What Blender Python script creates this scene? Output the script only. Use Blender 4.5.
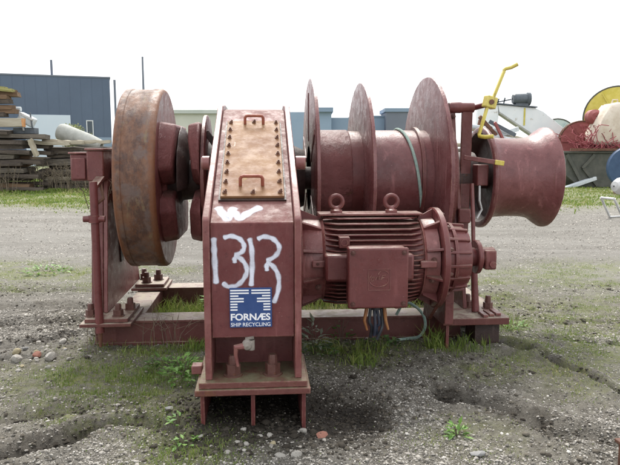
import bpy, bmesh, math, random
import numpy as np
from mathutils import Vector, Matrix, Euler

R = math.radians
rnd = random.Random(11)
nrng = np.random.default_rng(5)
scene = bpy.context.scene
col = scene.collection
for o in list(bpy.data.objects):
    bpy.data.objects.remove(o)

# ------------------------------------------------------------------ camera
cd = bpy.data.cameras.new('camera')
cam = bpy.data.objects.new('camera', cd)
col.objects.link(cam)
cam.location = (0, 0, 1.65)
cam.rotation_euler = (R(90) - math.atan(82.5 / 640.0), 0, 0)
cd.sensor_fit = 'HORIZONTAL'
cd.sensor_width = 36
cd.lens = 36 * 640.0 / 620.0
cd.clip_start = 0.05
cd.clip_end = 3000
scene.camera = cam

# ------------------------------------------------------------------ sky and sun
SUN_EL, SUN_AZ = R(52), R(-6)          # azimuth measured from +Y (behind the machine) towards +X
world = bpy.data.worlds.new('World')
scene.world = world
world.use_nodes = True
wn, wl = world.node_tree.nodes, world.node_tree.links
wn.clear()
wo = wn.new('ShaderNodeOutputWorld')
wb = wn.new('ShaderNodeBackground')
wb.inputs['Strength'].default_value = 0.1
sky = wn.new('ShaderNodeTexSky')
sky.sky_type = 'NISHITA'
sky.sun_disc = False
sky.sun_elevation = SUN_EL
sky.sun_rotation = SUN_AZ
sky.air_density = 1.0
sky.dust_density = 3.0
wtc = wn.new('ShaderNodeTexCoord')
wno = wn.new('ShaderNodeTexNoise')
wno.inputs['Scale'].default_value = 2.2
wno.inputs['Detail'].default_value = 6
wr = wn.new('ShaderNodeMapRange')
wr.inputs['From Min'].default_value = 0.3
wr.inputs['From Max'].default_value = 0.75
wr.inputs['To Min'].default_value = 9.0
wr.inputs['To Max'].default_value = 10.8
wcol = wn.new('ShaderNodeVectorMath')
wcol.operation = 'SCALE'
wcol.inputs[0].default_value = (0.98, 0.99, 1.01)
wmix = wn.new('ShaderNodeMix')
wmix.data_type = 'RGBA'
wmix.inputs['Factor'].default_value = 0.88
wl.new(wtc.outputs['Generated'], wno.inputs['Vector'])
wl.new(wno.outputs['Fac'], wr.inputs['Value'])
wl.new(wr.outputs['Result'], wcol.inputs['Scale'])
wl.new(sky.outputs['Color'], wmix.inputs[6])
wl.new(wcol.outputs['Vector'], wmix.inputs[7])
wl.new(wmix.outputs[2], wb.inputs['Color'])
wl.new(wb.outputs['Background'], wo.inputs['Surface'])

sd = bpy.data.lights.new('sun', 'SUN')
sd.energy = 2.9
sd.angle = R(20)
sd.color = (1.0, 0.96, 0.9)
sun = bpy.data.objects.new('sun', sd)
col.objects.link(sun)
_d = Vector((math.sin(SUN_AZ) * math.cos(SUN_EL), math.cos(SUN_AZ) * math.cos(SUN_EL), math.sin(SUN_EL)))
sun.rotation_euler = _d.to_track_quat('Z', 'Y').to_euler()

scene.view_settings.view_transform = 'Standard'
scene.view_settings.look = 'None'
scene.view_settings.exposure = 0.78
scene.view_settings.gamma = 1.0
scene.render.film_transparent = False


# ------------------------------------------------------------------ noise in numpy
def _hash(ix, iy, seed):
    h = (ix.astype(np.int64) * 374761393 + iy.astype(np.int64) * 668265263 + seed * 1442695041) & 0xFFFFFFFF
    h = ((h ^ (h >> 13)) * 1274126177) & 0xFFFFFFFF
    h = h ^ (h >> 16)
    return (h & 0xFFFF) / 65535.0


def vnoise(x, y, seed=0):
    ix, iy = np.floor(x), np.floor(y)
    fx, fy = x - ix, y - iy
    fx = fx * fx * (3 - 2 * fx)
    fy = fy * fy * (3 - 2 * fy)
    a = _hash(ix, iy, seed); b = _hash(ix + 1, iy, seed)
    c = _hash(ix, iy + 1, seed); d = _hash(ix + 1, iy + 1, seed)
    return (a * (1 - fx) + b * fx) * (1 - fy) + (c * (1 - fx) + d * fx) * fy


def fbm(x, y, scale, octv=4, seed=0, gain=0.5):
    v, amp, tot = 0, 1.0, 0.0
    for k in range(octv):
        v = v + amp * vnoise(x * scale + 17.3 * k, y * scale - 9.1 * k, seed + k)
        tot += amp
        amp *= gain
        scale *= 2.03
    return v / tot


def sst(a, b, x):
    t = np.clip((x - a) / (b - a), 0, 1)
    return t * t * (3 - 2 * t)


# ------------------------------------------------------------------ materials
class NB:
    def __init__(self, name):
        self.m = bpy.data.materials.new(name)
        self.m.use_nodes = True
        self.t = self.m.node_tree
        self.t.nodes.clear()
        self.out = self.t.nodes.new('ShaderNodeOutputMaterial')
        self.b = self.t.nodes.new('ShaderNodeBsdfPrincipled')
        self.t.links.new(self.b.outputs[0], self.out.inputs[0])
        self.tc = self.t.nodes.new('ShaderNodeTexCoord')
        self.coord = self.tc.outputs['Object']

    def set(self, sock, v):
        if hasattr(v, 'is_linked') or isinstance(v, bpy.types.NodeSocket):
            self.t.links.new(v, sock)
        else:
            sock.default_value = v

    def noise(self, scale, detail=5, rough=0.55, vec=None, stretch=None, dist=0.0):
        v = vec if vec is not None else self.coord
        if stretch:
            mp = self.t.nodes.new('ShaderNodeMapping')
            mp.inputs['Scale'].default_value = stretch
            self.t.links.new(v, mp.inputs['Vector'])
            v = mp.outputs[0]
        n = self.t.nodes.new('ShaderNodeTexNoise')
        n.inputs['Scale'].default_value = scale
        n.inputs['Detail'].default_value = detail
        n.inputs['Roughness'].default_value = rough
        n.inputs['Distortion'].default_value = dist
        self.t.links.new(v, n.inputs['Vector'])
        return n.outputs['Fac']

    def ramp(self, v, a, b, lo=0.0, hi=1.0):
        r = self.t.nodes.new('ShaderNodeMapRange')
        r.interpolation_type = 'SMOOTHSTEP'
        self.set(r.inputs['Value'], v)
        r.inputs['From Min'].default_value = a
        r.inputs['From Max'].default_value = b
        r.inputs['To Min'].default_value = lo
        r.inputs['To Max'].default_value = hi
        return r.outputs['Result']

    def math(self, op, a, b=0.0):
        n = self.t.nodes.new('ShaderNodeMath')
        n.operation = op
        self.set(n.inputs[0], a)
        self.set(n.inputs[1], b)
        return n.outputs[0]

    def mix(self, f, a, b):
        n = self.t.nodes.new('ShaderNodeMix')
        n.data_type = 'RGBA'
        self.set(n.inputs[0], f)
        for i, v in ((6, a), (7, b)):
            if isinstance(v, tuple) and len(v) == 3:
                v = v + (1.0,)
            self.set(n.inputs[i], v)
        return n.outputs[2]

    def attr(self, name):
        n = self.t.nodes.new('ShaderNodeAttribute')
        n.attribute_name = name
        return n.outputs['Fac']

    def nz(self):
        g = self.t.nodes.new('ShaderNodeNewGeometry')
        s = self.t.nodes.new('ShaderNodeSeparateXYZ')
        self.t.links.new(g.outputs['True Normal'], s.inputs[0])
        return s.outputs['Z']

    def axis(self, k):
        s = self.t.nodes.new('ShaderNodeSeparateXYZ')
        self.t.links.new(self.coord, s.inputs[0])
        return s.outputs[k]

    def edge(self, radius=0.014):
        bv = self.t.nodes.new('ShaderNodeBevel')
        bv.samples = 4
        bv.inputs['Radius'].default_value = radius
        g = self.t.nodes.new('ShaderNodeNewGeometry')
        d = self.t.nodes.new('ShaderNodeVectorMath')
        d.operation = 'DOT_PRODUCT'
        self.t.links.new(bv.outputs[0], d.inputs[0])
        self.t.links.new(g.outputs['True Normal'], d.inputs[1])
        return self.ramp(d.outputs['Value'], 0.995, 0.86)

    def bump(self, h, strength=0.3, dist=0.01):
        n = self.t.nodes.new('ShaderNodeBump')
        n.inputs['Strength'].default_value = strength
        n.inputs['Distance'].default_value = dist
        self.t.links.new(h, n.inputs['Height'])
        self.t.links.new(n.outputs[0], self.b.inputs['Normal'])

    def done(self, color, rough=0.6, metal=0.0, spec=None):
        if isinstance(color, tuple) and len(color) == 3:
            color = color + (1.0,)
        self.set(self.b.inputs['Base Color'], color)
        self.set(self.b.inputs['Roughness'], rough)
        self.set(self.b.inputs['Metallic'], metal)
        if spec is not None:
            self.b.inputs['Specular IOR Level'].default_value = spec
        return self.m


def paint(name, base, faded, rust_amt=0.5, dust=0.5, rough=0.36, pit=0.25, rust=(0.085, 0.032, 0.016),
          dustcol=(0.22, 0.185, 0.14), chalk=0.3, wear=0.0):
    n = NB(name)
    big = n.noise(2.6, 8, 0.7)
    blot = n.noise(8.5, 9, 0.75, dist=.3)
    fine = n.noise(30, 8, 0.75)
    streak = n.noise(6.5, 7, 0.65, stretch=(2.6, 2.6, 0.3))
    c = n.mix(n.ramp(big, 0.33, 0.67), base, faded)
    c = n.mix(n.ramp(blot, 0.52, 0.7, 0, 0.4), c, tuple(x * 0.55 for x in base))
    c = n.mix(n.ramp(streak, 0.54, 0.76, 0, chalk + .12), c, tuple(min(1, x * 1.7 + 0.03) for x in faded))
    dark = tuple(x * 0.4 for x in base)
    c = n.mix(n.ramp(fine, 0.55, 0.72, 0, 0.6), c, dark)
    patch = n.noise(7.5, 10, 0.74, dist=0.4)
    th = 0.73 - 0.2 * rust_amt
    rmask = n.ramp(patch, th, th + 0.045, 0, 0.88)
    c = n.mix(rmask, c, n.mix(fine, rust, tuple(x * 2.1 for x in rust)))
    runs = n.noise(9, 6, 0.6, stretch=(3.2, 3.2, 0.16))
    c = n.mix(n.math('MULTIPLY', n.ramp(runs, 0.62, 0.70, 0, 0.55), n.ramp(big, .4, .6)), c, tuple(x * 1.3 for x in rust))
    chips = n.noise(55, 5, 0.65)
    c = n.mix(n.ramp(chips, 0.68, 0.72, 0, 0.55), c, (0.36, 0.27, 0.24))
    if wear:
        em = n.math('MULTIPLY', n.edge(), n.ramp(n.noise(16, 7, 0.75), 0.42, 0.6, 0, wear))
        c = n.mix(em, c, n.mix(n.ramp(fine, .4, .6), (0.16, 0.065, 0.03), (0.36, 0.22, 0.17)))
    up = n.ramp(n.nz(), 0.8, 0.98)
    dn = n.ramp(n.noise(9, 9, 0.75), 0.34, 0.62, 0.12, 1.0)
    dm = n.math('MULTIPLY', n.math('MULTIPLY', up, dn), dust)
    c = n.mix(dm, c, n.mix(fine, tuple(x * .7 for x in dustcol), tuple(x * 1.25 for x in dustcol)))
    r = n.ramp(n.noise(11, 8, 0.75), 0.28, 0.74, rough - 0.1, rough + 0.28)
    r = n.math('MAXIMUM', r, n.math('MULTIPLY', n.math('MAXIMUM', rmask, dm), 0.85))
    h = n.math('ADD', n.math('MULTIPLY', n.noise(38, 8, 0.75), 0.6), n.math('MULTIPLY', patch, 0.9))
    h = n.math('SUBTRACT', h, n.math('MULTIPLY', rmask, 0.25))
    n.bump(h, pit * 1.25, 0.012)
    return n.done(c, r)


M = {}
M['red'] = paint('oxide_red_paint', (0.112, 0.026, 0.0265), (0.16, 0.049, 0.046), 0.4, 0.75, rough=0.33, wear=.9)
M['red_clean'] = paint('oxide_red_paint_smooth', (0.115, 0.027, 0.0275), (0.152, 0.043, 0.042), 0.2, 0.5, rough=0.31, pit=0.16, wear=.6)
M['red_drum'] = paint('oxide_red_paint_drum', (0.122, 0.032, 0.033), (0.20, 0.076, 0.076), 0.42, 0.5, rough=0.28, pit=0.26, chalk=0.6, wear=.9)
M['red_flange'] = paint('oxide_red_paint_flange', (0.125, 0.036, 0.037), (0.215, 0.095, 0.095), 0.45, 0.3, rough=0.24, pit=0.3, chalk=0.75, wear=.9)  # paler, greyer fade and chalk put the flanges' sky sheen into the colour
M['red_rough'] = paint('oxide_red_pitted_paint', (0.14, 0.036, 0.036), (0.21, 0.072, 0.068), 0.55, 0.4, rough=0.36, pit=1.0)
M['red_pink'] = paint('faded_red_paint', (0.145, 0.038, 0.036), (0.225, 0.09, 0.085), 0.45, 0.5, rough=0.3, pit=0.22, chalk=0.7, wear=.9)
M['beam'] = paint('oxide_red_paint_dusty_top', (0.1, 0.026, 0.023), (0.13, 0.044, 0.037), 0.55, 1.0, dustcol=(0.36, 0.32, 0.25), rough=0.45, wear=.9)
M['mossy'] = paint('oxide_red_paint_mossy_top', (0.11, 0.028, 0.024), (0.14, 0.048, 0.04), 0.65, 0.97, dustcol=(0.17, 0.155, 0.09), rough=0.5, pit=0.4, wear=.9)
M['red_case'] = paint('oxide_red_paint_case', (0.115, 0.027, 0.0275), (0.155, 0.045, 0.044), 0.22, 0.35, rough=0.62, pit=0.12, chalk=0.35, wear=.9)
M['black_iron'] = paint('dark_greasy_iron', (0.028, 0.015, 0.013), (0.065, 0.034, 0.03), 0.5, 0.3, rough=0.45, pit=0.5)
M['nut'] = paint('old_painted_nut', (0.085, 0.03, 0.024), (0.13, 0.055, 0.042), 1.0, 0.3, rough=0.45, pit=0.5)
M['yellow'] = paint('yellow_paint', (0.58, 0.47, 0.07), (0.66, 0.56, 0.16), 0.15, 0.2, rough=0.4, pit=0.2)


def rim_mat():
    n = NB('rusty_brake_rim')
    x = n.axis('X')
    w = n.math('MULTIPLY', n.math('SUBTRACT', n.noise(9, 6, 0.7), 0.5), 0.07)
    xx = n.math('ADD', x, w)
    orange = n.math('ADD', n.ramp(xx, -1.600, -1.625), n.ramp(xx, -1.365, -1.335))
    base = n.mix(n.ramp(n.noise(7, 9, 0.75, stretch=(1, .5, .5)), 0.4, 0.6), (0.075, 0.038, 0.028), (0.19, 0.095, 0.055))
    base = n.mix(n.ramp(n.noise(13, 8, 0.72), 0.5, 0.62, 0, 0.9), base, (0.135, 0.058, 0.03))
    base = n.mix(n.ramp(n.noise(5.5, 8, 0.7), 0.5, 0.62, 0, 0.7), base, (0.135, 0.1, 0.09))
    base = n.mix(n.ramp(n.noise(18, 7, 0.7, stretch=(1, .3, .3)), 0.56, 0.66, 0, 0.6), base, (0.2, 0.15, 0.085))
    rust = n.mix(n.noise(26, 7, 0.75), (0.12, 0.045, 0.02), (0.25, 0.1, 0.042))
    c = n.mix(n.math('MULTIPLY', n.math('MINIMUM', orange, 1.0), n.ramp(n.noise(5, 7, .7), .3, .6, .45, .95)), base, rust)
    face = n.ramp(x, -1.318, -1.312)
    n.bump(n.noise(45, 8, 0.8), 0.4, 0.01)
    return n.done(c, n.ramp(n.noise(12, 6, .7), 0.3, 0.7, 0.4, 0.75))


M['rim'] = rim_mat()


def hatch_mat():
    n = NB('rusty_hatch_plate')
    c = n.mix(n.ramp(n.noise(4, 8, 0.7), 0.35, 0.65), (0.175, 0.08, 0.036), (0.24, 0.13, 0.06))
    c = n.mix(n.ramp(n.noise(9, 8, 0.7), 0.56, 0.7, 0, 0.7), c, (0.2, 0.075, 0.03))
    c = n.mix(n.ramp(n.noise(6, 6, 0.7, stretch=(1, 1, 1)), 0.6, 0.72, 0, 0.5), c, (0.36, 0.3, 0.12))
    c = n.mix(n.ramp(n.noise(7, 5, 0.6, stretch=(2.5, .5, .5)), 0.66, 0.71, 0, 0.7), c, (0.55, 0.47, 0.4))
    n.bump(n.noise(40, 8, 0.75), 0.35, 0.006)
    return n.done(c, n.ramp(n.noise(12, 6, .7), 0.3, 0.7, 0.58, 0.76), spec=.35)


M['hatch'] = hatch_mat()


def simple(name, a, b, rough=0.6, scale=6, bump=0.2, metal=0.0, stretch=None, bscale=30, c3=None):
    n = NB(name)
    c = n.mix(n.ramp(n.noise(scale, 7, 0.65, stretch=stretch), 0.32, 0.68), a, b)
    if c3:
        c = n.mix(n.ramp(n.noise(scale * 2.3, 6, 0.7), 0.58, 0.68, 0, 0.8), c, c3)
    if bump:
        n.bump(n.noise(bscale, 7, 0.7, stretch=stretch), bump, 0.02)
    return n.done(c, rough, metal)


M['handle_rust'] = simple('rusty_red_handle', (0.22, 0.05, 0.03), (0.3, 0.09, 0.05), 0.5, 20)
M['bolt_rust'] = simple('rusty_bolt', (0.1, 0.045, 0.03), (0.18, 0.08, 0.045), 0.6, 30)
M['blue_sign'] = simple('blue_sign_print', (0.017, 0.052, 0.18), (0.03, 0.07, 0.21), 0.4, 9, 0)
M['white_print'] = simple('white_print', (0.78, 0.8, 0.84), (0.82, 0.84, 0.86), 0.4, 8, 0)
M['valve'] = simple('grey_brass_valve', (0.15, 0.13, 0.11), (0.28, 0.25, 0.22), 0.5, 25, .3)
M['rope'] = simple('faded_green_rope', (0.25, 0.4, 0.36), (0.42, 0.52, 0.46), 0.9, 40, .6, bscale=120)
M['cable_black'] = simple('black_cable', (0.015, 0.017, 0.022), (0.035, 0.04, 0.05), 0.5, 20, .1)
M['cable_blue'] = simple('dark_blue_cable', (0.016, 0.02, 0.035), (0.025, 0.032, 0.055), 0.5, 20, .1)
M['cable_orange'] = simple('orange_cable_end', (0.25, 0.1, 0.035), (0.34, 0.16, 0.06), 0.5, 20, .1)
M['rust'] = simple('brown_rust', (0.09, 0.04, 0.025), (0.17, 0.08, 0.05), 0.75, 8, .4)
M['brick'] = simple('broken_brick', (0.2, 0.08, 0.055), (0.28, 0.13, 0.095), 0.9, 15, .5)
M['stone'] = simple('pale_stone', (0.24, 0.225, 0.2), (0.42, 0.4, 0.36), 0.85, 10, .4)
M['stone_grey'] = simple('grey_stone', (0.2, 0.2, 0.2), (0.3, 0.3, 0.29), 0.85, 10, .4)
M['stone_yellow'] = simple('yellowish_stone', (0.27, 0.23, 0.14), (0.38, 0.33, 0.21), 0.85, 10, .4)
M['timber'] = simple('weathered_timber', (0.065, 0.054, 0.044), (0.17, 0.148, 0.12), 0.9, 5, .7, stretch=(0.25, 3, 3), c3=(0.24, 0.22, 0.19))
M['timber_dark'] = simple('dark_wet_timber', (0.036, 0.028, 0.023), (0.11, 0.088, 0.07), 0.9, 5, .7, stretch=(0.25, 3, 3), c3=(0.15, 0.13, 0.11))
M['timber_moss'] = simple('mossy_yellow_timber', (0.2, 0.19, 0.06), (0.34, 0.32, 0.13), 0.9, 5, .7, stretch=(0.3, 3, 3), c3=(0.1, 0.085, 0.06))
M['timber_brown'] = simple('brown_timber', (0.1, 0.06, 0.035), (0.19, 0.12, 0.07), 0.9, 5, .6, stretch=(0.3, 3, 3))
M['timber_pale'] = simple('pale_timber', (0.32, 0.28, 0.21), (0.45, 0.41, 0.33), 0.9, 5, .6, stretch=(0.3, 3, 3))
M['end_orange'] = simple('orange_painted_end', (0.5, 0.22, 0.08), (0.6, 0.32, 0.14), 0.7, 5, .3)
M['concrete'] = simple('pale_concrete', (0.32, 0.33, 0.3), (0.42, 0.43, 0.4), 0.9, 3, .3)
M['white_paint'] = simple('old_white_paint', (0.5, 0.55, 0.58), (0.62, 0.66, 0.68), 0.5, 2, .1, c3=(0.42, 0.44, 0.44))
M['white_rusty'] = simple('white_painted_steel', (0.68, 0.73, 0.75), (0.76, 0.79, 0.8), 0.45, 1.2, .1, c3=(0.44, 0.42, 0.36))
M['dark_grey'] = simple('dark_grey_paint', (0.06, 0.075, 0.09), (0.1, 0.12, 0.14), 0.5, 4, .2)
M['skip'] = simple('dull_green_steel', (0.055, 0.06, 0.05), (0.095, 0.095, 0.08), 0.6, 3, .3, c3=(0.12, 0.08, 0.055))
M['skip_red'] = simple('faded_red_steel', (0.22, 0.05, 0.05), (0.3, 0.085, 0.08), 0.6, 4, .3)
M['red_cable'] = simple('red_scrap_cable', (0.26, 0.05, 0.06), (0.34, 0.1, 0.11), 0.7, 8, .3)
M['teal'] = simple('pale_teal_paint', (0.36, 0.45, 0.46), (0.45, 0.52, 0.52), 0.6, 4, .2)
M['yellow_far'] = simple('yellow_reel_paint', (0.5, 0.43, 0.06), (0.6, 0.52, 0.12), 0.5, 4, .2)
M['bag'] = simple('dirty_white_woven_sack', (0.55, 0.47, 0.38), (0.68, 0.61, 0.52), 0.85, 2.5, .6, bscale=9, c3=(0.48, 0.37, 0.26))
M['blue_drum'] = simple('dark_blue_paint', (0.025, 0.06, 0.13), (0.04, 0.085, 0.17), 0.45, 3, .2)
M['galv'] = simple('galvanised_steel', (0.42, 0.43, 0.43), (0.58, 0.58, 0.57), 0.45, 5, .1, metal=0.4)
M['hall_blue'] = simple('blue_grey_cladding', (0.075, 0.105, 0.16), (0.085, 0.12, 0.18), 0.6, 0.15, 0.05, bscale=2)
M['hall_light'] = simple('pale_blue_band', (0.2, 0.27, 0.36), (0.22, 0.29, 0.38), 0.6, 0.15, 0)
M['hall_gate'] = simple('pale_grey_gate', (0.52, 0.6, 0.68), (0.56, 0.63, 0.7), 0.6, 0.15, 0)
M['glass'] = simple('dark_window_glass', (0.04, 0.06, 0.08), (0.05, 0.07, 0.09), 0.15, 1, 0)
M['frame_white'] = simple('white_window_frame', (0.55, 0.58, 0.6), (0.6, 0.62, 0.64), 0.5, 3, 0)
M['shed_green'] = simple('pale_green_cladding', (0.46, 0.48, 0.42), (0.52, 0.53, 0.47), 0.7, 0.4, 0.05)
M['shed_roof'] = simple('grey_green_roof', (0.36, 0.4, 0.37), (0.44, 0.47, 0.44), 0.7, 0.6, 0.1)
M['shed_red'] = simple('orange_red_panel', (0.33, 0.12, 0.06), (0.38, 0.16, 0.09), 0.7, 0.6, 0.1)
M['blue_far'] = simple('mid_blue_cladding', (0.22, 0.3, 0.4), (0.25, 0.33, 0.43), 0.7, 0.3, 0.05)
M['blue_far2'] = simple('grey_blue_cladding', (0.18, 0.25, 0.34), (0.2, 0.27, 0.36), 0.7, 0.3, 0.05)
M['slate'] = simple('slate_grey_cladding', (0.13, 0.15, 0.19), (0.15, 0.17, 0.21), 0.7, 0.3, 0.05)
M['twig'] = simple('dry_twig', (0.12, 0.095, 0.065), (0.22, 0.18, 0.13), 0.9, 15, .2)
M['bark'] = simple('bush_stem', (0.09, 0.07, 0.05), (0.14, 0.11, 0.08), 0.9, 15, .4)


def leaf_mat(name, a, b, trans=0.25, straw=None):
    n = NB(name)
    c = n.mix(n.attr('tone'), a, b)
    if straw:
        c = n.mix(n.ramp(n.attr('tone'), .6, .9, 0, .9), c, straw)
    n.b.inputs['Transmission Weight'].default_value = 0.0
    n.b.inputs['Subsurface Weight'].default_value = 0.0
    n.done(c, 0.55)
    tr = n.t.nodes.new('ShaderNodeBsdfTranslucent')
    n.t.links.new(n.b.inputs['Base Color'].links[0].from_socket, tr.inputs['Color'])
    ms = n.t.nodes.new('ShaderNodeMixShader')
    ms.inputs[0].default_value = trans
    n.t.links.new(n.b.outputs[0], ms.inputs[1])
    n.t.links.new(tr.outputs[0], ms.inputs[2])
    n.t.links.new(ms.outputs[0], n.out.inputs[0])
    return n.m


M['leaf'] = leaf_mat('weed_leaf', (0.045, 0.1, 0.02), (0.12, 0.22, 0.05))
M['leaf_bright'] = leaf_mat('bright_weed_leaf', (0.08, 0.2, 0.03), (0.2, 0.36, 0.07))
M['leaf_grey'] = leaf_mat('grey_green_leaf', (0.13, 0.17, 0.1), (0.26, 0.3, 0.2))
M['bush_leaf'] = leaf_mat('yellow_green_bush_leaf', (0.16, 0.19, 0.05), (0.32, 0.34, 0.12))
M['grass'] = leaf_mat('grass_blade', (0.085, 0.16, 0.022), (0.3, 0.36, 0.075), straw=(0.46, 0.41, 0.22))


def spray_mat():
    n = NB('white_spray_paint')
    uv = n.tc.outputs['UV']
    s = n.t.nodes.new('ShaderNodeSeparateXYZ')
    n.t.links.new(uv, s.inputs[0])
    d = n.math('ABSOLUTE', n.math('SUBTRACT', s.outputs['Y'], 0.5))
    e = n.ramp(s.outputs['X'], 0.5, 0.0, 0, .5)
    d = n.math('POWER', n.math('ADD', n.math('MULTIPLY', d, d), n.math('MULTIPLY', e, e)), .5)
    d = n.math('ADD', d, n.math('MULTIPLY', n.math('SUBTRACT', n.noise(60, 4, .6), .5), .09))
    a = n.ramp(d, 0.5, 0.2)
    sp = n.ramp(n.noise(220, 2, 0.5), 0.2, 0.5, 0.75, 1.0)
    a = n.math('MULTIPLY', n.math('MULTIPLY', a, sp), n.ramp(n.noise(14, 4, .6), .3, .6, .72, .97))
    n.done((0.72, 0.75, 0.86), 0.6)
    tp = n.t.nodes.new('ShaderNodeBsdfTransparent')
    ms = n.t.nodes.new('ShaderNodeMixShader')
    n.t.links.new(a, ms.inputs[0])
    n.t.links.new(tp.outputs[0], ms.inputs[1])
    n.t.links.new(n.b.outputs[0], ms.inputs[2])
    n.t.links.new(ms.outputs[0], n.out.inputs[0])
    return n.m


M['spray'] = spray_mat()


def ground_mat():
    n = NB('gravel_and_soil')
    grit = n.noise(45, 6, 0.8)
    grit2 = n.noise(120, 4, 0.75)
    coarse = n.noise(14, 7, 0.75)
    mid = n.noise(4.5, 8, 0.7)
    big = n.noise(0.55, 7, 0.68, stretch=(0.5, 1.8, 1))
    spots = n.noise(9, 9, 0.85, stretch=(.7, 1, 1))
    soil = n.mix(n.ramp(mid, 0.32, 0.66), (0.165, 0.15, 0.124), (0.285, 0.266, 0.228))
    soil = n.mix(n.ramp(coarse, 0.34, 0.52, .8, 0), soil, (0.06, 0.051, 0.041))
    soil = n.mix(n.ramp(grit, 0.5, 0.7, 0, 0.6), soil, (0.3, 0.28, 0.245))
    soil = n.mix(n.ramp(grit2, 0.56, 0.7, 0, 0.8), soil, (0.42, 0.4, 0.36))
    grav = n.mix(n.ramp(big, 0.34, 0.66), (0.215, 0.203, 0.18), (0.305, 0.292, 0.265))
    grav = n.mix(n.ramp(spots, 0.52, 0.66, 0, 0.6), grav, (0.12, 0.112, 0.096))
    grav = n.mix(n.ramp(spots, 0.47, 0.33, 0, 0.55), grav, (0.42, 0.405, 0.37))
    grav = n.mix(n.ramp(grit, 0.5, 0.7, 0, 0.5), grav, (0.4, 0.385, 0.355))
    spk = n.noise(75, 3, 0.9)
    c = n.mix(n.attr('gravel'), soil, grav)
    c = n.mix(n.ramp(spk, 0.45, 0.34, 0, 0.85), c, (0.07, 0.06, 0.05))
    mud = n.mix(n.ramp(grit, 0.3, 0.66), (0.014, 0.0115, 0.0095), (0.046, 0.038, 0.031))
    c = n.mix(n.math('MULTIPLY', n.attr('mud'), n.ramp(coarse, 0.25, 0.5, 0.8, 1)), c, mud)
    moss = n.mix(n.ramp(n.noise(16, 7, 0.75), 0.36, 0.64), (0.11, 0.15, 0.028), (0.28, 0.31, 0.075))
    mm = n.math('MULTIPLY', n.attr('green'), n.math('MULTIPLY', n.ramp(n.noise(5, 9, 0.8), 0.40, 0.54), n.ramp(n.noise(38, 5, .8), .34, .52, .25, 1)))
    c = n.mix(n.math('MULTIPLY', mm, 0.85), c, moss)
    h = n.math('ADD', n.math('MULTIPLY', grit, 1.0), n.math('MULTIPLY', grit2, 0.5))
    h = n.math('ADD', h, n.math('MULTIPLY', coarse, 1.6))
    n.bump(h, 0.9, 0.026)
    rough = n.math('SUBTRACT', 0.95, n.math('MULTIPLY', n.attr('mud'), 0.15))
    return n.done(c, rough, spec=0.25)


M['ground'] = ground_mat()


def pebble_mat():
    n = NB('gravel_pebble')
    t = n.attr('tone')
    c = n.mix(n.ramp(t, 0.0, 0.6), (0.085, 0.077, 0.065), (0.36, 0.338, 0.3))
    c = n.mix(n.ramp(t, 0.8, 1.0), c, (0.55, 0.53, 0.485))
    return n.done(c, 0.85)


M['pebble'] = pebble_mat()


def clod_mat():
    n = NB('soil_clod')
    c = n.mix(n.attr('tone'), (0.04, 0.034, 0.027), (0.19, 0.17, 0.137))
    n.bump(n.noise(120, 4, .7), .6, .01)
    return n.done(c, 0.95, spec=.2)


M['clod'] = clod_mat()


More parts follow.
